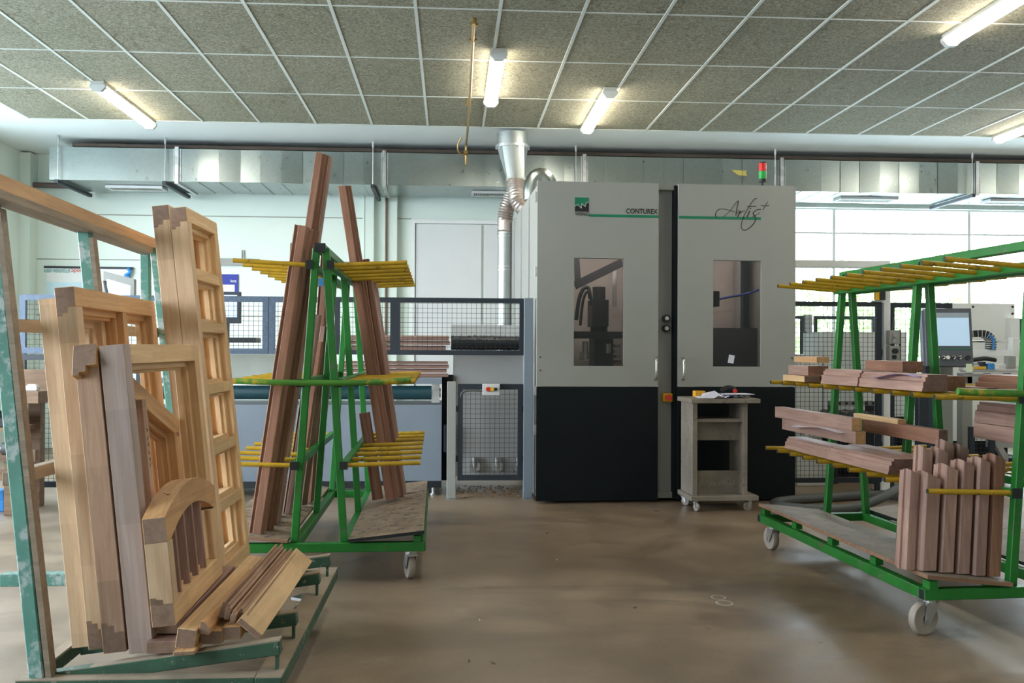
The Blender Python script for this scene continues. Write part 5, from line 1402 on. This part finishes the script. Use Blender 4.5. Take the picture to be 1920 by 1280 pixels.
# roller track behind the fence
rt_ = thing('roller_track', 'steel roller track with holes and rollers low behind the tall mesh fence', 'conveyor', T(gx(1600, 9.1), 9.1, 0)); gi = rt_.matrix_basis.inverted()
for a, c in ((752, 760), (772, 777), (784, 790)):
    MB().box(gx(1556, 9.1), gx(1645, 9.1), 9.1, 9.14, gz(c, 1600, 9.1), gz(a, 1600, 9.1)).build('side_rail', M_mgrey, rt_, gi)
m = MB()
for i in range(7): xx = gx(1562 + 12.5 * i, 9.1); m.cyl((xx, 9.095, gz(756, 1600, 9.1)), (xx, 9.1, gz(756, 1600, 9.1)), .014, n=10)
m.build('hole', M_black, rt_, gi)
m = MB()
for i in range(4): xx = gx(1575 + 20 * i, 9.1); m.cyl((xx, 9.05, gz(780, 1600, 9.1)), (xx, 9.5, gz(780, 1600, 9.1)), .045, n=14)
m.build_each('roller', M_rubber, rt_, gi, smooth=40)
m = MB(); m.box(gx(1560, 9.1), gx(1575, 9.1), 9.14, 9.2, 0, gz(752, 1600, 9.1)); m.box(gx(1630, 9.1), gx(1643, 9.1), 9.14, 9.2, 0, gz(752, 1600, 9.1)); m.build_each('leg', M_dark, rt_, gi)
wbx = at_y(1525, 862, 9.0)
tag(MB().box(-.16, .16, 0, .2, 0, .36).build('service_box', M_white, None, T(wbx.x, 9.0, 0.0), .006), 'small white box standing low behind the tall mesh fence', 'box')
# operator panel
OY = 6.95
p = at_y(1779, 632, OY)
op = thing('operator_panel', 'dark operator panel with a pale blue screen and a row of knobs on a column', 'control panel', T(p.x, OY, p.z) @ RZ(R(-14)) @ RX(R(-9)))
hw, hh = .165, .22
MB().box(-hw, hw, 0, .05, -hh, hh).build('bezel', paint('panel_grey', (.075, .085, .10), .45), op, bevel=.004)
MB().box(-hw - .012, hw - .01, .05, .12, -hh + .01, hh - .005).build('rear_housing', M_bluegrey, op, bevel=.004)
MB().box(-hw + .03, hw - .02, -.003, 0, -hh + .155, hh - .035).build('screen', M_screen, op)
MB().box(-hw + .03, hw - .02, -.004, -.003, hh - .072, hh - .035).build('title_bar', paint('screen_bar', (.30, .36, .42), .4), op)
MB().box(-hw + .005, hw - .002, -.002, 0, -hh + .128, -hh + .133).build('green_line', M_logogreen, op)
for i, (u, mt, nm, rr_) in enumerate(((-.125, M_red, 'stop_button', .018), (-.085, M_steel, 'knob', .013), (-.045, M_steel, 'knob', .013), (-.015, M_white, 'push_button', .014), (.025, M_steel, 'knob', .013), (.07, M_steel, 'knob', .013), (.125, M_black, 'switch', .017))):
    o = MB().cyl((u, 0, -hh + .065), (u, -.018, -hh + .065), rr_, n=14).build(nm, mt, op, smooth=40)
    if mt is M_steel: MB().cyl((u - .004, -.017, -hh + .065), (u - .004, -.028, -hh + .065), .008, n=10).build('knob_cap', M_black, o, smooth=40)
MB().box(hw - .055, hw - .01, -.004, -.001, -hh - .04, -hh + .02).build('sticky_note', paint('pale_note', (.62, .68, .50), .7), op)
MB().box(-.16, -.09, .05, .16, -hh - .1, -hh + .16).build('side_unit', M_dark, op)
st_ = thing('panel_stand', 'pale steel column carrying the operator panel', 'stand', T(p.x + .06, OY + .175, 0))
MB().box(-.05, .05, -.035, .045, 0.015, p.z - hh + .06).build('column', M_mgrey, st_, bevel=.005); MB().box(-.14, .14, -.15, .15, 0, .015).build('base_plate', M_dark, st_)
MB().box(-.10, -.06, -.02, .05, .015, 1.05).build('cable_duct', M_dark, st_)
dk = at_y(1730, 800, 8.2)
tag(MB().box(-.055, .055, -.04, .04, 0, .93).box(-.09, .09, -.08, .08, 0, .02).build('dark_column', M_dark, None, T(dk.x, 8.2, 0), .004), 'dark steel column low between the legs of the right cart', 'column')
# gantry with drag chain
GY = 8.75
ga = thing('gantry_conveyor', 'pale machine gantry with a black drag chain and blue cables at the right edge', 'machine', T(gx(1860, GY), GY, 0)); gi = ga.matrix_basis.inverted()
def hz(py_): return gz(py_, 1865, GY)
MB().box(gx(1808, GY), gx(1990, GY), GY, GY + .12, hz(668), hz(655)).build('upper_beam', M_white2, ga, gi, bevel=.003)
MB().cyl((gx(1808, GY), GY + .10, hz(640)), (gx(1990, GY), GY + .10, hz(640)), .012, n=10).build('guide_rod', M_steel, ga, gi, smooth=40)
MB().box(gx(1806, GY), gx(1990, GY), GY - .02, GY + .1, hz(698), hz(681)).build('lower_beam', M_white2, ga, gi, bevel=.02)
MB().box(gx(1806, GY), gx(1990, GY), GY + .0, GY + .1, hz(706), hz(701)).build('lower_rail', M_mgrey2, ga, gi)
ch = smoothpath([(gx(1806, GY), GY + .03, hz(628)), (gx(1830, GY), GY + .03, hz(625.5)), (gx(1848, GY), GY + .03, hz(626)), (gx(1859, GY), GY + .03, hz(634)), (gx(1861, GY), GY + .03, hz(645)), (gx(1860, GY), GY + .03, hz(655))], 5)
m = MB(); m2 = MB(); m3 = MB()
for i in range(len(ch) - 1):
    a, b = ch[i], ch[i + 1]; c = (a + b) / 2; d_ = (b - a).normalized()
    m.bar(a, a + (b - a) * .86, .062, .09, (0, 1, 0))
    if i % 2: m3.bar(c - d_ * .0018, c + d_ * .0018, .066, .098, (0, 1, 0))
m.build('drag_chain', M_black, ga, gi); m3.build('chain_link', M_white, ga, gi)
m2.tube([q + Vector((0, -.05, .0)) for q in ch[12:]], .012, 8); m2.build('blue_cable', M_blue, ga, gi, smooth=50)
m = MB(); m.tube(smoothpath([(gx(1815, GY), GY - .04, hz(676)), (gx(1840, GY), GY - .05, hz(672)), (gx(1862, GY), GY - .04, hz(675))], 5), .02, 8)
m.build('air_hose', M_black, ga, gi, smooth=50)
for nm_, x0, x1, y0, y1, mt in (('valve_block', 1846, 1858, 692, 681, M_blue), ('valve_plug', 1823, 1843, 692, 687, M_yel2), ('cable_gland', 1834, 1842, 686, 678, M_black), ('terminal', 1859, 1867, 692, 683, M_white2), ('bearing_block', 1892, 1905, 668, 633, M_white), ('bracket', 1884, 1898, 690, 667, M_mgrey)):
    MB().box(gx(x0, GY), gx(x1, GY), GY - .06, GY + .02, hz(y0), hz(y1)).build(nm_, mt, ga, gi, bevel=.003)
m = MB()
for a in (1829, 1865, 1903): m.box(gx(a - 4, GY), gx(a + 4, GY), GY + .1, GY + .16, hz(722), hz(700))
m.build_each('support_block', M_black, ga, gi)
MB().box(gx(1812, GY), gx(1990, GY), GY + .16, GY + .22, hz(735), hz(706)).build('back_panel', M_white2, ga, gi)
for a in (1815, 1960): MB().box(gx(a, GY), gx(a, GY) + .1, GY + .1, GY + .2, 0, hz(700)).build('leg', M_mgrey, ga, gi)
o = mesh_panel('mesh_panel', ga, gx(1806, GY), gx(1853, GY), hz(861), hz(798), GY - .1, .05, M_dark); o.matrix_basis = gi
MB().box(gx(1853, GY), gx(1990, GY), GY - .05, GY + .05, hz(838), hz(814)).build('cross_beam', M_mgrey2, ga, gi)
MB().bar((gx(1857, GY), GY - .05, hz(822)), (gx(1893, GY), GY - .05, hz(880)), .05, .06, (0, 1, 0)).build('brace', M_mgrey2, ga, gi)
MB().cyl((gx(1892, GY), GY - .12, hz(862)), (gx(1892, GY), GY + .1, hz(862)), .055, n=16).build('motor', M_black, ga, gi, smooth=40)
f4 = thing('safety_fence', 'dark mesh fence cut by the right edge beside the pale cabinet', 'safety fence', T(gx(1960, 10), 10, 0), 'tall mesh fences on the right'); gi = f4.matrix_basis.inverted()
mesh_panel('mesh_panel', f4, gx(1909, 10), gx(2010, 10), .1, gz(597, 1910, 10), 10.0, .04, M_dark, pitch=.06).matrix_basis = gi
MB().box(gx(1912, 10) - .02, gx(1912, 10) + .02, 9.98, 10.02, 0, .1).build_each('foot', M_dark, f4, gi)

# hose on the floor
pts = [at_z(x, y, .042) for x, y in ((1700, 932), (1646, 927), (1531, 933), (1470, 938), (1452, 944), (1482, 950.5), (1538, 954), (1600, 951))]
e1 = at_y(1650, 934, pts[-1].y + .12); e2 = at_y(1690, 912, pts[-1].y + .35); e3 = at_y(1725, 890, pts[-1].y + .7); 
hpth = smoothpath([Vector((q.x, q.y, .040)) for q in pts] + [e1, e2, e3], 8)
tag(MB().tube(hpth, .038, 12).build('suction_hose', M_rubber, None, None, smooth=50), 'thick grey rubber hose looping over the floor beside the right cart', 'hose')

# chalk marks on the floor
def ring(m, c, rx, ry, w):
    n = 40; vs = []
    for i in range(n):
        t = 6.28318 * i / n
        vs += [(c.x + rx * math.cos(t), c.y + ry * math.sin(t), .0012), (c.x + (rx - w) * math.cos(t), c.y + (ry - w) * math.sin(t), .0012)]
    m.add(vs, [(2 * i, 2 * ((i + 1) % n), 2 * ((i + 1) % n) + 1, 2 * i + 1) for i in range(n)])
m = MB(); a, b = at_z(1347, 1120, 0), at_z(1358, 1130.5, 0)
ring(m, a, .038, .045, .006); ring(m, b, .045, .05, .007); ring(m, b + Vector((.004, .008, 0)), .04, .045, .004)
tag(m.build('chalk_mark', paint('chalk', (.55, .52, .48), .9), None), 'small white chalk rings like an eight drawn on the floor', 'chalk mark')
sp_ = at_z(1231, 958, 0)
tag(MB().box(-.03, .03, -.02, .02, 0, .006).build('wood_chip', W_merd, None, T(sp_.x, sp_.y, .0005) @ RZ(.5)), 'dark wood chip on the floor in front of the machine', 'wood chip')
rr = random.Random(21)
for i, (x, y) in enumerate(((1026, 1000), (891, 1107), (975, 1101), (1044, 1050), (1190, 1140), (1328, 1178), (925, 1243), (899, 1163), (880, 1240))):
    q = at_z(x, y, 0)
    o = MB().add([(-.012, -.003, 0), (.012, -.004, .001), (.014, .003, .006), (-.011, .004, .004), (0, 0, .0)], [(0, 1, 2, 3), (3, 2, 1, 0)]).build('wood_chip', W_pine if i % 2 else W_merd, None, T(q.x, q.y, .001) @ RZ(rr.random() * 3))
    tag(o, 'tiny wood shaving scattered on the open concrete floor', 'wood chip', 'shavings on the floor')
